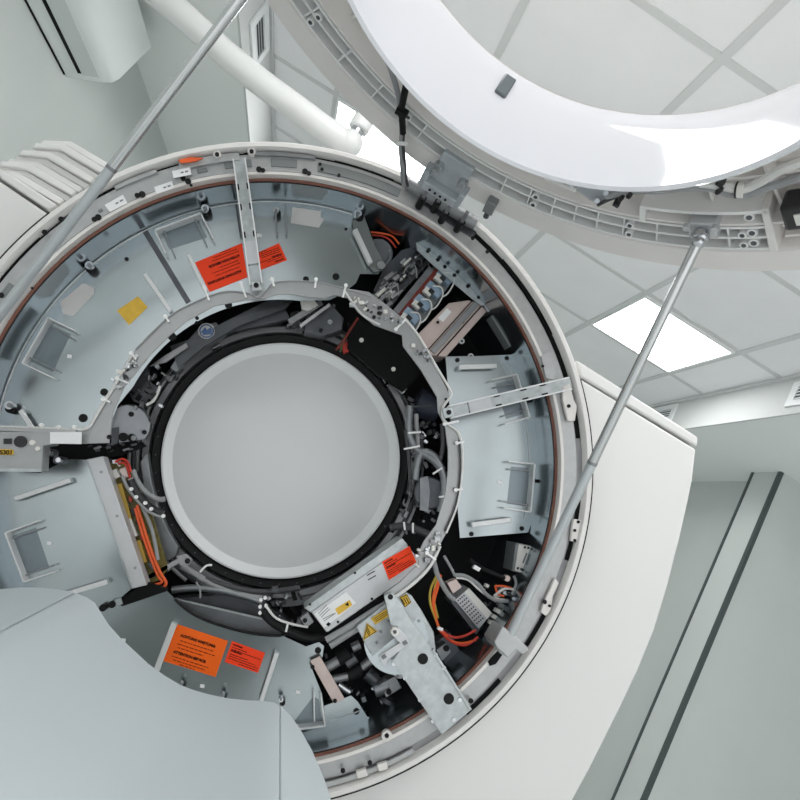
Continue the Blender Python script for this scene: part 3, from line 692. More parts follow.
for k in range(14):
    x, y = random.uniform(400, 432), random.uniform(502, 530)
    link('fitting', MB().bar((x, y), (x+random.uniform(-4, 5), y+random.uniform(1, 5)), random.uniform(2, 4), 1.98+.05*random.random(), .03), random.choice(['dark_steel', 'black_matte', 'mid_steel']), Rr, bevel=.001)
for k in range(12):
    x, y = 390+k*3+random.uniform(-2, 2), 372+k*4.4+random.uniform(-3, 3)
    link('fitting', MB().bar((x, y), (x+random.uniform(1, 6), y+random.uniform(2, 7)), random.uniform(2, 4), 1.99+.04*random.random(), .03), random.choice(['dark_steel', 'mid_steel', 'black_matte', 'steel']), Rr, bevel=.001)

# --- top of the hub: wedge plates, round badge, motor unit
link('wedge_plate', MB().plate(((170, 346), (198, 336), (232, 318), (268, 300), (292, 299), (286, 308), (240, 325), (206, 345), (178, 368)), 1.93, .02), 'dark_steel', Rr)
link('wedge_plate', MB().plate(((218, 330), (250, 314), (284, 306), (290, 318), (276, 322), (240, 330)), 1.96, .03), 'dark_steel', Rr, bevel=.001)
link('pale_wedge', MB().plate(((150, 366), (164, 356), (186, 343), (188, 347), (166, 362)), 1.915, .008), 'tray_metal', Rr)
link('hub_plate', MB().plate(((188, 340), (200, 326), (216, 322), (226, 334), (206, 346), (186, 362), (176, 372), (170, 368)), 1.94, .03), 'mid_steel', Rr, bevel=.001)
bd = link('badge', MB().stud(206.5, 331, 8, 1.93, .012, 28), 'connector_white', Rr, label='round blue and white badge')
link('badge_ring', MB().tube([P(206.5, 331, 1.929)+.0185*Vector((math.cos(a), 0, math.sin(a))) for a in [i*PI/14 for i in range(29)]], .002, 6), 'badge_blue', bd)
link('badge_mark', MB().plate(((201, 332), (205, 327), (207, 330), (211, 327), (212, 334), (204, 335)), 1.9285, .002), 'badge_blue', bd)
RH([(219, 333.5, 2.2), (202, 343, 2.2)], Rr, 1.935)
mu = link('drive_unit', MB().plate(((306, 316), (330, 302), (344, 318), (342, 330), (322, 336), (304, 332)), 1.93, .06), 'dark_steel', Rr, bevel=.003)
link('lever', MB().bar((289, 322), (322, 302), 6, 1.91, .02), 'cast_alu', mu, bevel=.001)
link('lever', MB().bar((300, 326), (330, 304), 3, 1.90, .02), 'silver_box', mu, bevel=.001)
link('cream_block', MB().plate(((300, 297), (312, 297), (318, 305), (308, 311), (302, 309)), 1.90, .02), 'connector_white', mu)
link('cap', MB().stud(330, 322, 2.6, 1.92, .02), 'steel', mu); link('cap', MB().stud(321, 330, 2, 1.92, .02), 'black_rubber', mu)
for k in range(16):
    x, y = random.uniform(284, 338), random.uniform(303, 330)
    link('fitting', MB().bar((x, y), (x+random.uniform(3, 7), y-random.uniform(1, 4)), random.uniform(1.6, 4), 1.915+.05*random.random(), .02), random.choice(['steel', 'connector_black', 'dark_steel', 'black_matte', 'cast_alu']), mu, bevel=.001)
link('red_wedge', MB().plate(((342, 345), (348, 340), (352, 350), (344, 353)), 1.97, .02), 'red_cable', Rr)
link('green_wire', MB().tube(pxpath([(345, 336), (342, 345), (340, 352)], 1.95), .003), 'pcb_green', Rr)
link('red_wire', MB().tube(pxpath([(358, 318), (350, 330), (344, 340), (336, 350)], 1.95), .004), 'pcb_red', Rr)
# hoses hugging the hub
for r, a0, a1, m, rad in ((.432, 150, 85, 'grey_cable', .004), (.443, 150, 92, 'dark_cable', .006), (.428, 60, -40, 'dark_cable', .006), (.440, 205, 265, 'dark_cable', .007), (.452, 200, 262, 'grey_cable', .006), (.436, 250, 300, 'dark_cable', .008), (.43, 150, 215, 'grey_cable', .005), (.462, 215, 255, 'mid_steel', .008)):
    link('hub_hose', MB().tube([at(r, a0+(a1-a0)*i/30, 2.04) for i in range(31)], rad, 8), m, Rr)
for r, a in ((.436, 110), (.436, 130), (.446, 225), (.446, 243), (.436, 285), (.43, 30), (.43, -10), (.435, 175)):
    link('cable_tie', MB().cyl(at(r-.014, a, 2.028), at(r+.016, a, 2.028), .003, 6), 'tie_white', Rr)

for k in range(64):
    a = random.uniform(0, 360); r = random.uniform(.396, .448); rr = random.uniform(.004, .016)
    tq = Vector((-math.sin(math.radians(a)), 0, math.cos(math.radians(a))))
    link('hub_clip', MB().obox(at(r, a, 2.03), tq*rr, (0, .012, 0), Vector((tq.z, 0, -tq.x))*random.uniform(.002, .006)), random.choice(['steel', 'mid_steel', 'connector_black', 'cast_alu', 'black_matte', 'dark_steel', 'steel']), Rr, bevel=.001)
# --- left: round plate, latch parts
rp = link('round_plate', MB().cyl(P(129, 425, 1.90), P(129, 425, 1.92), 19*1.9/FPX, 36), 'mid_steel', Rr, bevel=.001)
link('plate_rim', MB().tube([P(129, 425, 1.897)+.056*Vector((math.cos(a), 0, math.sin(a))) for a in [i*PI/18 for i in range(4, 30)]], .003, 6), 'dark_cable', rp)
for x, y, r in ((123, 437, 4.2), (131.5, 437.5, 3.6), (144, 432, 2), (131, 414, 2.4)):
    link('bore_hole', MB().stud(x, y, r, 1.893, .01), 'black_rubber', rp)
link('nut', MB().stud(133.5, 438, 2.4, 1.888, .01), 'steel', rp)
link('dark_bracket', MB().plate(((112, 428), (119, 427), (118, 443), (111, 446)), 1.89, .03), 'dark_steel', Rr)
link('latch_plate', MB().plate(((126, 388), (134, 366), (146, 360), (150, 382), (160, 388), (146, 404), (134, 402)), 1.93, .03), 'dark_steel', Rr, bevel=.001)
for k in range(34):
    x, y = random.uniform(118, 160), random.uniform(362, 408)
    link('fitting', MB().bar((x, y), (x+random.uniform(-5, 5), y+random.uniform(2, 6)), random.uniform(1.4, 4), 1.88+.05*random.random(), .02), random.choice(['black_matte', 'connector_black', 'dark_steel', 'steel', 'mid_steel', 'connector_white']), Rr, bevel=.0008)
link('white_lead', MB().tube(pxpath([(146, 405), (153, 401), (157, 394), (160, 386)], 1.90), .0042), 'white_cable', Rr)
link('dark_gap_plate', MB().plate(((48, 446), (108, 444), (140, 440), (146, 446), (118, 456), (88, 460), (66, 458)), 1.90, .02), 'black_matte', Rr)
for k in range(20):
    x, y = random.uniform(84, 140), 0; y = 452-(x-84)*.12+random.uniform(-5, 5)
    link('fitting', MB().bar((x, y), (x+random.uniform(2, 7), y-random.uniform(0, 3)), random.uniform(1.4, 3), 1.885+.02*random.random(), .012), random.choice(['black_matte', 'dark_steel', 'mid_steel', 'connector_black']), Rr, bevel=.0008)

# --- left lower: silver cover strip, circuit board, leads
sv = link('cover_strip', MB().plate(((86, 459.5), (103, 456), (147, 585), (131, 589)), 1.835, .05), 'silver_box', Rr, bevel=.002, label='long silver cover strip')
link('strip_edge', MB().bar((88, 461), (132.5, 588), 1.2, 1.832, .01), 'galv_light', sv)
for x, y in ((101, 472), (117, 516), (135, 568)):
    link('screw', MB().stud(x, y, 1.3, 1.832, .004), 'cast_alu', sv)
bo = link('circuit_board', MB().plate(((104, 458), (124, 462), (150, 508), (168, 568), (160, 580), (147, 584)), 1.90, .012), 'pcb_olive', Rr, label='olive circuit board')
for p, q, w, m, nm in (((118, 484), (128, 520), 8, 'brass', 'relay'), ((136, 541), (143, 563), 9, 'brass', 'relay'), ((127, 519), (134, 537), 8, 'connector_white', 'chip'), ((113, 470), (117, 478), 7, 'connector_white', 'plug'), ((122, 468), (126, 478), 6, 'pink_metal', 'plug'),
                       ((130, 478), (134, 486), 6, 'pink_metal', 'plug'), ((140, 520), (142, 528), 5, 'pcb_green', 'chip'), ((133, 508), (136, 516), 6, 'connector_black', 'chip'), ((150, 562), (155, 568), 7, 'dark_steel', 'chip'), ((112, 462), (120, 461), 4, 'steel', 'plug'), ((107, 462), (111, 460), 4, 'connector_black', 'plug')):
    link(nm, MB().bar(p, q, w, 1.885, .016), m, bo, bevel=.001)
for k in range(24):
    t = random.random(); x, y = 112+t*42+random.uniform(-4, 7), 464+t*104+random.uniform(-6, 6)
    link('chip', MB().bar((x, y), (x+1+random.random()*2, y+2+random.random()*3), random.uniform(1.2, 3), 1.888, .012), random.choice(['connector_black', 'steel', 'connector_white', 'pcb_green', 'brass', 'red_cable']), bo)
for pts, m, r in (([(137, 505), (143, 525), (151, 550), (160, 572), (166, 583), (160, 589), (148, 588)], 'orange_cable', .0042), ([(135, 508), (141, 530), (150, 556), (158, 576), (162, 582), (154, 585)], 'orange_cable', .0035),
                  ([(115, 462), (122, 459), (128, 463), (131, 472)], 'red_cable', .0035), ([(118, 464), (124, 463), (128, 470), (130, 478)], 'red_cable', .003), ([(142, 506), (152, 530), (158, 560)], 'grey_cable', .005)):
    link('lead', MB().tube(pxpath(pts, 1.875), r), m, bo)
ch = [(122, 476), (128, 488), (137, 500), (147, 510), (156, 515), (163, 517)]
link('cable_chain', MB().tube(pxpath([(130, 480), (136, 492), (144, 502), (152, 509), (163, 514)], 1.872), .011, 8), 'connector_black', bo)
link('chain_edge', MB().tube(pxpath(ch, 1.866), .0045), 'grey_cable', bo)
link('hub_cable', MB().tube(pxpath([(133, 470), (138, 482), (147, 493), (158, 499), (165, 499)], 1.88), .007), 'grey_cable', bo)
for x, y in ((131, 489), (136, 497), (145, 503), (151, 509), (163, 516)):
    link('tie_head', MB().stud(x, y, 1.8, 1.855, .01, 8), 'tie_white', bo)
link('board_arm', MB().bar((147, 578), (182, 559), 5, 1.90, .012), 'tray_metal', Rr, bevel=.001)
link('arm_end', MB().plate(((176, 556), (186, 554), (192, 560), (188, 566), (180, 566)), 1.895, .015), 'tray_metal', Rr, bevel=.001)
RH([(187.5, 561, 2.6)], Rr, 1.89)
link('hub_flank', MB().plate(((140, 462), (147, 452), (151, 480), (157, 505), (167, 528), (178, 547), (176, 556), (160, 566), (150, 530)), 1.97, .04), 'mid_steel', Rr, bevel=.002)
link('black_slide', MB().plate(((119, 599), (142, 586), (146, 582), (168, 589), (166, 591.5), (122, 606.5)), 1.85, .015), 'black_matte', Rr, bevel=.001)
for x, y in ((102.6, 608), (112, 604.5)):
    link('black_knob', MB().stud(x, y, 3.2, 1.845, .02), 'black_rubber', Rr)
link('slide_tip', MB().bar((115, 603), (122, 601), 6, 1.848, .012), 'galv_light', Rr)

# --- bottom cut-out and hydraulics
ct = link('cutout_edge', MB().tube(pxpath([(175, 599), (190, 612), (212, 622.5), (248, 632.5), (280, 635.5), (285, 629)], YP-.004), .004), 'black_rubber', Rr)
link('cutout_wall', MB().plate(((175, 599), (222, 595), (262, 600), (290, 622), (284, 640), (212, 628)), 1.99, .06), 'dark_steel', Rr)
link('cutout_floor', MB().plate(((177, 600), (262, 619), (284, 630), (280, 637), (212, 626)), 1.93, .01), 'mid_steel', Rr)
link('bright_edge', MB().bar((175, 599), (262, 619), 1.6, 1.90, .01), 'galv_light', Rr)
for pts, m, r in (([(182, 566), (205, 580), (232, 592), (262, 598)], 'grey_cable', .009), ([(172, 590), (196, 588), (230, 592), (262, 602)], 'mid_steel', .01), ([(190, 574), (220, 584), (260, 592), (300, 588)], 'dark_cable', .008)):
    link('hose', MB().tube(pxpath(pts, 1.95), r, 10), m, Rr)
link('cable_loop', MB().tube(pxpath([(200, 572), (206, 566), (212, 565)], 1.92), .003), 'tie_white', Rr)
link('cable_loop', MB().tube(pxpath([(196, 582), (200, 590), (200, 598)], 1.92), .003), 'grey_cable', Rr)
link('black_hose', MB().tube(pxpath([(262, 610), (272, 622), (290, 632), (310, 638), (328, 636)], 1.86), .011, 10), 'black_rubber', Rr)
link('white_lead', MB().tube(pxpath([(266, 606), (276, 618), (292, 624), (308, 627)], 1.84), .0034), 'white_cable', Rr)
link('cable_tie', MB().bar((286, 632), (288, 623), 2, 1.84, .006), 'tie_white', Rr)
for x, y in ((261, 600), (265, 598), (260, 607), (266, 606), (260, 613)):
    link('tie_head', MB().stud(x, y, 1.7, 1.85, .012, 8), 'tie_white', Rr)
for k in range(24):
    x, y = random.uniform(266, 306), random.uniform(586, 622)
    link('fitting', MB().bar((x, y), (x+random.uniform(-3, 5), y+random.uniform(2, 8)), random.uniform(2, 5), 1.90+.06*random.random(), .03), random.choice(['dark_steel', 'black_matte', 'mid_steel', 'connector_black', 'steel']), Rr, bevel=.001)
bk = link('corner_bracket', MB().plate(((310, 661), (320, 656), (345, 699), (334, 704)), YP-.02, .006), 'pink_metal', Rr, bevel=.001)
RH([(312.5, 667, 2), (335, 701, 2)], bk, YP-.023)

gb = link('control_box', MB().plate(((311, 612), (407, 545), (422, 563), (416, 571), (327, 633)), 1.79, .10), 'silver_box', Rr, bevel=.003, label='long silver control box with printed plate')
link('box_lid_edge', MB().plate(((304, 608), (402, 538), (408, 545), (311, 613)), 1.795, .08), 'galv_light', gb, bevel=.002)
note(((382, 562), (409.5, 546), (416.5, 562.5), (389, 580)), 'red_label', gb, lines_s, Y=1.79, label='red warning label')
pt = link('type_plate', MB().plate(((314, 614), (346, 592), (356, 603), (324, 628)), 1.7885, .0012), 'white_label', gb, label='white type plate with small print')
fp = MB()
for i in range(5):
    u = .12+i*.13
    a = Vector((314+10*u*1.1+2, 614+14*u-1, 0))
    fp.bar((a.x+1, a.y-1), (a.x+random.uniform(8, 15), a.y-1-random.uniform(5, 9)), .6, 1.7878, .0004)
link('fine_print', fp, 'ink_grey', pt)
link('printed_mark', MB().plate(((326, 624.5), (328.5, 622), (331, 624), (328.5, 626.5)), 1.7878, .0005), 'ink_black', pt)
yk = link('caution_sticker', MB().plate(((335, 609), (349.5, 600), (352.5, 605), (338.5, 615)), 1.7875, .001), 'yellow_label', pt, label='yellow caution sticker')
link('printed_mark', MB().plate(((345, 605), (348, 602), (349, 606)), 1.7868, .0004), 'ink_black', yk)
for x, y in ((371, 573.5), (372, 578)):
    link('printed_mark', MB().bar((x-4, y+2), (x+4, y-2.5), .9, 1.7885, .0008), 'ink_black', gb)
RH([(372, 599, 1.3), (338, 622, 1.2), (310, 604.5, 1.2), (355, 573, 1.2)], gb, 1.787)
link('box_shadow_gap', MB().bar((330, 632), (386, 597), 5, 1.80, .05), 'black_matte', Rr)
link('mount_ear', MB().plate(((300, 618), (308, 612), (314, 622), (306, 628)), 1.84, .02), 'cast_alu', Rr, bevel=.001)
RH([(305, 620.5, 2.2)], Rr, 1.836)
for pts in ([(326, 640), (350, 626), (372, 612), (386, 604)], [(330, 646), (352, 632), (374, 618)]):
    link('braided_cable', MB().tube(pxpath(pts, 1.79), .009, 10), 'grey_cable', Rr)
# hydraulic fittings
for p, q, r, m in (((326, 668), (340, 660), .014, 'cast_alu'), ((338, 660), (350, 653), .018, 'black_rubber'), ((346, 664), (356, 657), .017, 'dark_steel'), ((349, 676), (362, 668), .018, 'black_rubber'), ((330, 680), (348, 676), .011, 'cast_alu'), ((361, 668), (372, 659), .013, 'cast_alu'), ((352, 648), (360, 644), .013, 'cast_alu'),
                   ((338, 684), (350, 692), .01, 'steel'), ((322, 672), (332, 682), .009, 'steel'), ((374, 690), (388, 684), .022, 'mid_steel'), ((366, 672), (376, 680), .02, 'dark_steel')):
    f = link('pipe_fitting', MB().cyl(P(*p, 1.88), P(*q, 1.88), r, 14), m, Rr, bevel=.001)
for k in range(22):
    x, y = random.uniform(322, 388), random.uniform(650, 704)
    link('fitting', MB().bar((x, y), (x+random.uniform(-4, 6), y+random.uniform(-4, 6)), random.uniform(2, 5), 1.90+.06*random.random(), .03), random.choice(['dark_steel', 'black_matte', 'mid_steel', 'connector_black', 'steel']), Rr, bevel=.001)
link('pulley', MB().cyl(P(386, 702, 1.90), P(388, 698, 1.90), .026, 24), 'dark_steel', Rr)
link('valve_block', MB().plate(((380, 684), (395, 676), (402, 688), (386, 698)), 1.86, .05), 'cast_alu', Rr, bevel=.002); RH([(389, 692, 2.6)], Rr, 1.856)
link('base_step', MB().plate(((392, 707), (420, 695), (424, 704), (398, 718)), 1.90, .05), 'dark_steel', Rr)

# --- X-ray tube carrier
YX = 1.765
tp = [(356, 627), (386, 603), (406, 592), (412, 596), (422, 611), (434, 632), (436, 650), (430, 664), (416, 676), (400, 679), (386, 672), (374, 660)]
tc = link('tube_carrier', MB().plate(tp, YX, .05), 'galv_light', Rr, bevel=.002, label='galvanised tube carrier plate with hot surface warning')
link('carrier_disc', MB().cyl(P(396, 640, YX-.002), P(396, 640, YX+.002), .085, 40), 'galv', tc)
tens = [(384, 596), (392, 592), (404, 608), (412, 622), (433, 650), (471, 710), (443, 734), (416, 694), (393, 660), (399, 652), (390, 622)]
lp = link('locking_plate', MB().plate(tens, YX-.075, .005), 'galv_light', G, bevel=.001, label='long galvanised locking plate reaching over the ring')
for p, q in (((433, 650), (471, 710)), ((393, 660), (443, 734))):
    link('folded_edge', MB().bar(p, q, 2.2, YX-.084, .02), 'galv_light', lp)
for x, y, r in ((390.5, 597, 2.6), (423, 659, 5.2), (449, 699, 5.2)):
    link('round_hole', MB().stud(x, y, r, YX-.0775, .003, 20), 'black_rubber', lp)
for x, y in ((394, 664), (405, 678), (420, 700), (433, 721), (460, 700), (454, 720), (444, 668), (436, 655)):
    link('rivet', MB().stud(x, y, 2.0, YX-.079, .006), 'steel', lp)
for x, y in ((389, 621), (381, 632), (377, 643), (380, 662), (388, 670), (398, 677), (408, 617), (413, 628), (420, 634), (426, 640), (425, 629), (419, 621)):
    link('screw', MB().stud(x, y, 1.4, YX-.006, .006), 'mid_steel', tc)
# hot-surface triangle
tri = ((367, 623), (377.5, 631.5), (363, 640.5))
wt = link('hot_surface_sign', MB().plate(tri, YX-.005, .002), 'yellow_label', tc, label='yellow triangle hot surface sign')
cxm, cym = sum(p[0] for p in tri)/3, sum(p[1] for p in tri)/3
sh = [(cxm+(x-cxm)*.86, cym+(y-cym)*.86) for x, y in tri]; sh2 = [(cxm+(x-cxm)*.76, cym+(y-cym)*.76) for x, y in tri]
bd_ = MB()
for i in range(3):
    j = (i+1) % 3
    bd_.plate((sh[i], sh[j], sh2[j], sh2[i]), YX-.0058, .0006)
link('sign_border', bd_, 'ink_black', wt)
for d in (-2, 0, 2):
    link('heat_wave', MB().tube(pxpath([(368+d*.5, 629+d*1.2), (369+d*.5, 631+d*.9), (367.5+d*.5, 632.5+d), (369+d*.5, 634.5+d*.9)], YX-.0056, 3), .0007, 5), 'ink_black', wt)
yb = link('caution_strip', MB().plate(((371, 618.5), (389, 607.5), (393, 613.5), (375.5, 624.5)), YX-.005, .002), 'yellow_label', tc, label='yellow caution strip')
fp = MB()
for k in range(3):
    fp.bar((374+k*.9, 618.8+k*1.4), (388+k*.9, 610.2+k*1.4), .5, YX-.0056, .0005)
link('fine_print', fp, 'ink', yb)
yb2 = link('caution_plate', MB().plate(((399.5, 597.5), (407, 594), (411.5, 602.5), (405, 607.5)), YX-.005, .002), 'yellow_label', tc, label='yellow plate with black bars')
fp = MB()
for k in range(3): fp.bar((401.5+k*2.3, 599+k*-.9), (405+k*2.0, 604.5-k*.6), .8, YX-.0056, .0005)
fp.bar((400, 598), (407, 594.7), .6, YX-.0056, .0005); fp.bar((405, 606.8), (411, 602.2), .6, YX-.0056, .0005); fp.bar((400, 598), (405, 606.8), .6, YX-.0056, .0005); fp.bar((407, 594.7), (411, 602.2), .6, YX-.0056, .0005)
link('printed_mark', fp, 'ink_black', yb2)
tb = link('cross_bracket', MB().plate(((379, 656), (400, 643), (391, 634), (398, 627), (407, 636), (410, 643), (388, 660), (386, 667), (382, 664)), YX-.087, .008), 'silver_box', lp, bevel=.001)
link('bracket_nut', MB().stud(395, 632, 4, YX-.097, .012, 18), 'connector_white', tb); link('nut_hole', MB().stud(395, 632, 1.8, YX-.10, .004), 'dark_steel', tb)
for x, y in ((384, 657), (405, 643)):
    link('dark_square', MB().bar((x-2, y+1), (x+2, y-1.4), 4, YX-.089, .002), 'ink_grey', tb)

# --- right lower: power supplies and wiring
ps = link('power_supply', MB().plate(((455, 600), (469, 588), (492, 613), (479, 629)), 1.84, .09), 'silver_box', Rr, bevel=.001, label='small power supply with perforated lid')
link('lid_strip', MB().plate(((464.5, 592), (469, 588), (492, 613), (487.5, 619)), 1.838, .003), 'connector_white', ps)
pf = MB()
for i in range(9):
    for j in range(4):
        u, v = (i+.7)/10, (j+.6)/4.4
        x = 455.5+23.5*u+8.5*v; y = 599.5+28.5*u-7.2*v
        pf.stud(x, y, .78, 1.837, .002, 8)
link('perforation', pf, 'black_matte', ps)
link('side_wall', MB().plate(((451, 602), (455, 599.5), (480, 630), (476, 634)), 1.85, .08), 'dark_steel', ps)
link('pink_plug', MB().plate(((447, 583), (456, 579), (462, 587), (453, 594)), 1.83, .03), 'pink_metal', ps, bevel=.001)
p2_ = link('power_supply', MB().plate(((516, 543), (537.5, 547), (529, 575), (512, 571)), 1.83, .08), 'window_grey', Rr, bevel=.001, label='grey terminal unit beside the drum wall')
link('front_label', MB().plate(((519, 544), (535, 547), (527, 574), (515, 570.5)), 1.828, .002), 'connector_white', p2_)
for a in ((524, 547), (527.5, 547.6), (531, 548.4), (517, 568), (520.5, 569), (524, 570)):
    link('terminal', MB().bar(a, (a[0]+2, a[1]+.5), 2.4, 1.826, .003), 'connector_black', p2_)
link('front_mark', MB().bar((523, 563), (527, 553), 1.4, 1.826, .002), 'ink_grey', p2_)
p3_ = link('relay_bar', MB().plate(((504, 608), (512, 613), (495, 643), (486, 639)), 1.82, .05), 'silver_box', Rr, bevel=.001, label='narrow grey relay unit')
link('bar_ridge', MB().bar((509, 611), (492, 641), 2.5, 1.812, .01), 'galv_light', p3_)
for k in range(4):
    link('plug', MB().bar((490-k*1+k*4, 622-k*6), (497-k+k*4, 626-k*6), 4, 1.83, .02), random.choice(['connector_white', 'connector_black', 'window_grey']), p3_)
wires = [([(441, 575), (437, 590), (434, 605), (437, 622), (441, 630), (447, 636)], 'orange_cable', .0036), ([(440, 574), (434, 592), (433, 608), (438, 626), (441, 632)], 'orange_cable', .0036), ([(437, 575), (431, 588), (430, 602), (436, 620), (440, 630)], 'yellow_cable', .0036), ([(439, 576), (435, 586), (434, 600), (438, 618)], 'yellow_cable', .003),
         ([(441, 630), (452, 637), (464, 636), (476, 630)], 'red_cable', .0036), ([(441, 632), (452, 642), (466, 645), (478, 637)], 'red_cable', .0036), ([(441, 631), (450, 640), (462, 643), (476, 640)], 'orange_cable', .003),
         ([(454, 575), (465, 576), (478, 584), (486, 594), (496, 600), (508, 601)], 'grey_cable', .0055), ([(456, 578), (468, 580), (482, 592), (494, 598), (505, 600)], 'white_cable', .003), ([(512, 606), (516, 598), (514, 590), (504, 589), (494, 596)], 'white_cable', .0038), ([(495, 586), (498, 594), (504, 596)], 'orange_cable', .003), ([(495, 586), (503, 586), (511, 588)], 'orange_cable', .003),
         ([(430, 548), (434, 562), (438, 576), (448, 594), (455, 600)], 'grey_cable', .007), ([(444, 556), (450, 566), (455, 576)], 'grey_cable', .004), ([(470, 560), (478, 566), (490, 572), (505, 578)], 'black_rubber', .006), ([(514, 576), (516, 584), (512, 594)], 'grey_cable', .004)]
for pts, m, r in wires:
    link('wire', MB().tube(pxpath(pts, 1.815), r), m, Rr)
link('white_sleeve', MB().bar((474, 566.5), (480, 570), 4, 1.805, .012), 'tie_white', Rr)
link('wire_end', MB().stud(507.5, 578.5, 3, 1.81, .02), 'pink_metal', Rr)
link('cable_tie', MB().bar((438, 628), (443, 630), 3, 1.80, .01), 'tie_white', Rr)
for k in range(22):
    x, y = random.uniform(484, 512), random.uniform(584, 612); 
    link('plug', MB().bar((x, y), (x+random.uniform(-3, 4), y+random.uniform(1, 5)), random.uniform(1.4, 3.6), 1.83+.03*random.random(), .02), random.choice(['connector_black', 'steel', 'connector_white', 'dark_steel', 'black_matte']), Rr, bevel=.0008)
link('lower_casting', MB().plate(((436, 642), (450, 632), (460, 650), (474, 655), (470, 672), (456, 684), (446, 668)), 1.90, .05), 'dark_steel', Rr, bevel=.003)
link('casting_lug', MB().plate(((436, 650), (446, 643), (452, 652), (442, 662)), 1.86, .04), 'mid_steel', Rr, bevel=.002)
link('casting_hole', MB().stud(446.5, 648.5, 3, 1.855, .01), 'black_rubber', Rr)
link('casting_block', MB().plate(((452, 672), (462, 664), (468, 670), (456, 680)), 1.87, .03), 'cast_alu', Rr, bevel=.001)

# ================================================================== THE RAISED FRONT COVER
CC = Vector((.0152, .668, 1.999)); AL = 1.715
CN = Vector((0, math.cos(AL), -math.sin(AL))); CE = Vector((0, math.sin(AL), math.cos(AL))); CX = Vector((1, 0, 0))
def cov(r, deg, o):
    a = math.radians(deg)
    return CC + CX*(r*math.sin(a)) + CE*(r*math.cos(a)) + CN*o
CV = thing('front_cover', cov(.9, 0, 0), 'raised grey and white ring shaped front cover, ribbed inside, propped open on two gas struts', 'cover')
FN = lambda r, d, o: cov(r, d, o)
L = lambda prof, **k: MB().lathe(prof, fn=FN, **k)
def CPX(x, y, o):
    """where photo position (x, y) meets the cover plane at offset o"""
    d = F_*FPX + (x-400)*R_ - (y-400)*U_
    q = CC + CN*o
    return CAM + d*((q-CAM).dot(CN)/d.dot(CN))
link('shell', L([(.915, .0), (.908, .006), (.848, .006), (.842, -.002), (.840, -.085), (.772, -.085), (.770, .004), (.764, .004), (.735, -.085), (.60, -.02), (.45, .096), (.412, .113), (.402, .108), (.44, .08), (.60, -.045), (.80, -.125), (.87, -.125), (.905, -.06)], n=180), 'cover_plastic', CV)
link('bore_funnel', L([(.400, .113), (.386, .15), (.372, .22), (.364, .30), (.361, .329), (.3665, .333), (.372, .328), (.376, .30), (.384, .22), (.396, .15), (.41, .118)], n=180), 'funnel_white', CV, label='glossy white funnel of the bore')
# concentric ridges
for r in (.838, .804, .775):
    link('ridge', L([(r-.0035, -.085), (r+.0035, -.085), (r+.003, .006), (r-.003, .006)], a0=-66, a1=52, n=90), 'rib_plastic', CV)
for i, d in enumerate((-62, -52, -42, -34.5, -26.5, -19, -13.5, -9, 8, 13, 17.5, 21.5, 25.5, 30, 35.5, 41, 46.5, 52)):
    w = .45
    link('rib', L([(.773, -.085), (.841, -.085), (.841, .003), (.773, .003)], a0=d-w/2*.6, a1=d+w/2*.6, n=1), 'rib_plastic', CV)
for d in (-34.5, -13.5, 13, 30, 47.5):
    for r in (.795, .825):
        link('screw_boss', MB().cyl(cov(r, d+1.1, -.084), cov(r, d+1.1, .008), .0095, 14), 'rib_plastic', CV)
        link('boss_hole', MB().cyl(cov(r, d+1.1, .006), cov(r, d+1.1, .0095), .005, 10), 'dark_steel', CV)
# floor ribs between ridges and funnel
for d in (-46, -30, -16, -4, 10, 22, 33, 44, 54, 62, 70, 78, 90):
    mb = MB(); 
    pr = [(.46, .08), (.60, -.025), (.734, -.084), (.752, -.03), (.60, .012), (.46, .12)]
    mb.lathe(pr, a0=d-.25, a1=d+.25, n=1, fn=FN)
    link('floor_rib', mb, 'cover_plastic', CV)
for r, o in ((.66, -.045), (.56, .012)):
    link('floor_ridge', L([(r-.004, o-.01), (r+.004, o-.01), (r+.003, o+.026), (r-.003, o+.026)], a0=-66, a1=100, n=110), 'cover_plastic', CV)
# box wall at the end of the ribbed strip, pocket of the strut
link('pocket_wall', L([(.72, -.08), (.842, -.08), (.842, .012), (.72, .012)], a0=52.0, a1=53.2, n=2), 'cover_plastic', CV, bevel=.003)
link('pocket_wall', L([(.722, -.08), (.730, -.08), (.730, .012), (.722, .012)], a0=33.5, a1=53, n=20), 'rib_plastic', CV)
link('pocket_wall', L([(.722, -.08), (.776, -.06), (.776, .006), (.722, .012)], a0=32.6, a1=33.6, n=2), 'rib_plastic', CV)
for r in (.745, .79, .82):
    link('screw_boss', MB().cyl(cov(r, 50, -.08), cov(r, 50, .006), .011, 14), 'rib_plastic', CV)
    link('boss_hole', MB().cyl(cov(r, 50, .005), cov(r, 50, .008), .006, 10), 'dark_steel', CV)
for r in (.79, .82, .85):
    link('ridge', L([(r-.004, -.085), (r+.004, -.085), (r+.003, -.01), (r-.003, -.01)], a0=54, a1=110, n=40), 'cover_plastic', CV)
# strut socket
def socket(deg):
    s = link('strut_socket', L([(.738, -.08), (.785, -.08), (.785, .03), (.738, .03)], a0=deg-2.2, a1=deg+2.2, n=4), 'silver_box', CV, bevel=.003)
    link('ball_joint', MB().ball(cov(.763, deg, .045), .02, 14), 'steel', s)
    for q in (-2.2, 2.2):
        link('socket_lug', MB().cyl(cov(.745, deg+q, .03), cov(.745, deg+q, .042), .008, 10), 'silver_box', s)
socket(43.3); socket(-43.3)
# white bumper and grey marker on the funnel
link('funnel_marker', MB().plate(((499, 84), (505, 73), (518, 76), (518, 80), (511, 94), (505, 96)), 1.08, .004) if False else L([(.381, .145), (.388, .143), (.377, .205), (.369, .205)], a0=-2.0, a1=1.5, n=4), 'vent_dark', CV, bevel=.004, label='small dark grey marker')
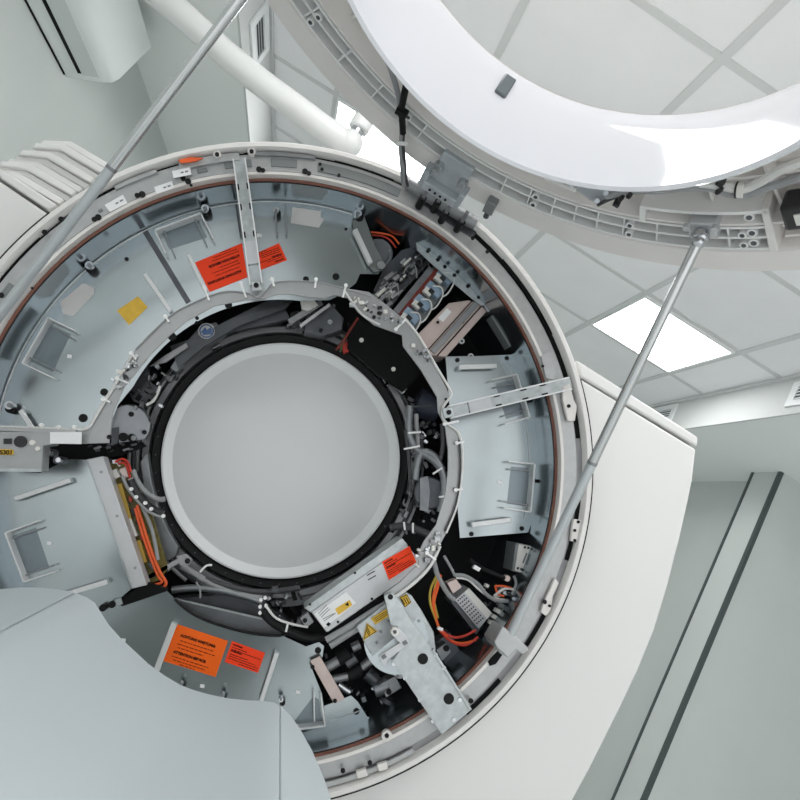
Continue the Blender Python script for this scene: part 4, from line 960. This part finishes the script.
# hinge bracket on the cover
hb = link('hinge_bracket', L([(.80, .004), (.90, .008), (.90, .026), (.80, .018)], a0=-4.0, a1=2.2, n=8), 'hinge_steel', CV, bevel=.003)
link('hinge_jaw', MB().obox(cov(.915, -1.0, .03), CX*.05, CE*.016, CN*.018), 'hinge_steel', hb, bevel=.003)
for q in (-4.4, 2.4):
    link('hinge_cheek', MB().obox(cov(.905, q, .024), CX*.009, CE*.032, CN*.018), 'hinge_steel', hb, bevel=.003)
for q, r in ((-3.4, .845), (1.6, .85)):
    link('hex_bolt', MB().cyl(cov(r, q, .02), cov(r, q, .05), .011, 6), 'galv_light', hb); link('bolt_collar', MB().cyl(cov(r, q, .02), cov(r, q, .032), .014, 16), 'steel', hb)
for q in (-2.6, -1.6, -.6, .4):
    link('slot_mark', MB().cyl(cov(.915, q, .048), cov(.915, q, .051), .0035, 8), 'black_rubber', hb)
lt = link('cover_latch', L([(.86, .006), (.90, .006), (.90, .035), (.86, .03)], a0=6.6, a1=8.4, n=2), 'cast_alu', CV, bevel=.002)
link('latch_pin', MB().cyl(cov(.90, 7.5, .02), cov(.93, 7.5, .02), .008, 10), 'dark_steel', lt)
# blue-grey service plate and black clips under the funnel, cable run to the right
sp = link('service_plate', MB().prism([CPX(x, y, .05) for x, y in ((566, 176), (600, 180), (613, 186), (607, 199), (598, 205), (590, 200), (574, 188))], CN*-.004), 'hinge_steel', CV)
for x, y in ((571, 185), (597, 201), (606, 193)):
    link('plate_screw', MB().cyl(CPX(x, y, .048), CPX(x, y, .062), .006, 8), 'steel', sp)
for x, y, w_, h_ in ((617, 203, .007, .004), (622, 197, .004, .007), (630, 194, .005, .006), (721, 181, .007, .007), (720, 189, .004, .008)):
    link('cable_clip', MB().obox(CPX(x, y, .065), CX*w_, CE*h_, CN*.01), 'connector_black', CV, bevel=.002)
for pts, m, rad in (([(606, 196), (630, 191), (660, 190), (690, 187), (712, 188), (728, 193), (745, 194), (765, 188), (785, 182), (810, 174)], 'grey_cable', .008), ([(700, 183), (722, 186), (742, 189), (760, 182), (780, 170), (812, 158)], 'white_cable', .009), ([(545, 178), (560, 184), (576, 190)], 'white_cable', .005),
                    ([(598, 205), (608, 200), (622, 195)], 'dark_cable', .004)):
    link('cable', MB().tube(smooth_path([CPX(x, y, .058) for x, y in pts]), rad, 8), m, CV)
link('clip_collar', MB().cyl(CPX(737, 190, .058), CPX(744, 190, .058), .015, 12), 'connector_white', CV)
link('collar_band', MB().cyl(CPX(736, 190, .058), CPX(738, 190, .058), .016, 12), 'connector_black', CV)
lh = link('release_latch', L([(.70, -.02), (.765, -.02), (.765, .035), (.70, .035)], a0=55.3, a1=60.5, n=4), 'connector_black', CV, bevel=.008, label='black plastic release latch')
link('latch_window', L([(.72, .035), (.748, .035), (.748, .038), (.72, .038)], a0=57.2, a1=60, n=3), 'connector_white', lh)

# cable bridging gantry top and cover
cb = thing('hinge_cable', P(405, 184, 1.66), 'thin grey cable with black wrap hanging from the raised cover to the gantry top', 'cable')
link('cable_body', MB().tube(smooth_path([P(404, 186, 1.69), P(403, 178, 1.66)] + [CPX(x, y, .03) for x, y in ((402, 164), (401, 150), (402, 125), (399, 98), (391, 70), (384, 54))]), .0065, 10), 'grey_cable', cb)
link('cable_body', MB().tube(smooth_path([P(408, 186, 1.69), P(406, 178, 1.66)] + [CPX(x, y, .03) for x, y in ((404.5, 160), (403, 145), (403.5, 132))]), .0045, 10), 'dark_cable', cb)
link('black_wrap', MB().tube(smooth_path([CPX(x, y, .042) for x, y in ((403, 133), (402, 118), (401, 112), (404, 96), (406, 86))]), .008, 10), 'black_rubber', cb)
tq = CPX(402, 112, .045)
link('tie', MB().obox(tq, CX*.014, CE*.008, CN*.008), 'black_rubber', cb)
link('tie', MB().cyl(CPX(398, 143, .04), CPX(407, 144, .04), .005, 8), 'tie_white', cb)

# ================================================================== GAS STRUTS
def strut(lo, hi, frac, label):
    lo, hi = Vector(lo), Vector(hi)
    t = thing('gas_strut', lo, label, 'gas strut', 'gas struts holding up the front cover')
    mid = lo.lerp(hi, frac); d = (hi-lo).normalized()
    link('cylinder', MB().cyl(lo, mid, .0120, 24), 'strut_tube', t, bevel=.001)
    link('collar', MB().cyl(mid-d*.004, mid+d*.004, .0125, 24), 'cast_alu', t)
    link('rod', MB().cyl(mid, hi, .0115, 24), 'strut_rod', t)
    link('upper_eye', MB().ball(hi, .016, 14), 'steel', t)
    link('lower_eye', MB().ball(lo, .016, 14), 'strut_tube', t)
    return t
hr = cov(.763, 43.3, .06)
hl = cov(.763, -43.3, .06)+Vector((-.016, 0, 0))
lr = Vector((.738, 1.665, .895)); ll = Vector((-.755, 1.665, .870))
strut(lr, hr, .50, 'right gas strut, crossing in front of the lit ceiling panel and the white side panel')
strut(ll, hl, .52, 'left gas strut, crossing in front of the white vent slats and the ceiling arm')
mbx = link('strut_mount', MB().plate(((503, 626), (513, 634), (520, 640), (530, 649), (524, 655), (516, 650), (508, 658), (497, 648), (494, 642)), 1.635, .085), 'ring_metal', G, bevel=.003)
link('strut_mount', MB().obox(ll+Vector((0, .03, 0)), (.03, 0, 0), (0, .025, 0), (0, 0, .03)), 'ring_metal', G, bevel=.003)

# ================================================================== PATIENT COUCH
PT = thing('patient_table', (.04, .4, 0), 'smooth grey patient couch with a dished top reaching towards the bore', 'patient table')
x_ = lambda l: [(a, z) for a, z in l]
topp = [(-.189, .628), (-.165, .631), (-.148, .629), (-.125, .617), (-.105, .607), (-.075, .597), (-.042, .589), (-.01, .581), (.028, .576), (.06, .5745), (.085, .577), (.115, .583), (.152, .593), (.185, .606), (.207, .616), (.228, .623), (.242, .623)]
sideR = [(.268, .616), (.29, .606), (.31, .595), (.338, .578), (.362, .561), (.392, .538), (.415, .516), (.432, .48), (.436, .44)]
sideL = [(-.352, .44), (-.350, .49), (-.332, .535), (-.315, .562), (-.30, .576), (-.272, .594), (-.245, .608), (-.215, .620)]
def ext(name, pts, y0, y1, m, bevel=0, **k):
    return link(name, MB().prism([(x, y0, z) for x, z in pts], (0, y1-y0, 0)), m, PT, bevel=bevel, **k)
ext('couch_top', topp+[(.242, .56), (.0275, .535), (-.189, .56)], -.75, 1.30, 'couch_grey', .004)
ext('side_cover', sideR+[(.242, .44), (.2415, .6235)], -.75, 1.30, 'couch_grey', .002)
ext('side_cover', sideL+[(-.189, .6285), (-.189, .44)], -.75, 1.30, 'couch_grey', .002)
ext('under_tray', [(-.19, .56), (.243, .56), (.243, .42), (-.19, .42)], -.70, 1.28, 'couch_grey')
ext('pedestal', [(-.30, 0), (.38, 0), (.33, .44), (-.25, .44)], -.55, .95, 'white_plastic', .02)

# ================================================================== LIGHT
w = bpy.data.worlds.new('world'); S.world = w; w.use_nodes = True
bg = w.node_tree.nodes['Background']
bg.inputs['Color'].default_value = (.97, .985, 1, 1); bg.inputs['Strength'].default_value = 1.7
vs = S.view_settings
vs.view_transform = 'Standard'; vs.look = 'None'; vs.gamma = 1; vs.use_curve_mapping = False
vs.exposure = -.27
S.cycles.max_bounces = 10; S.cycles.diffuse_bounces = 8; S.cycles.glossy_bounces = 4
S.cycles.sample_clamp_indirect = 6
S.cycles.use_denoising = True
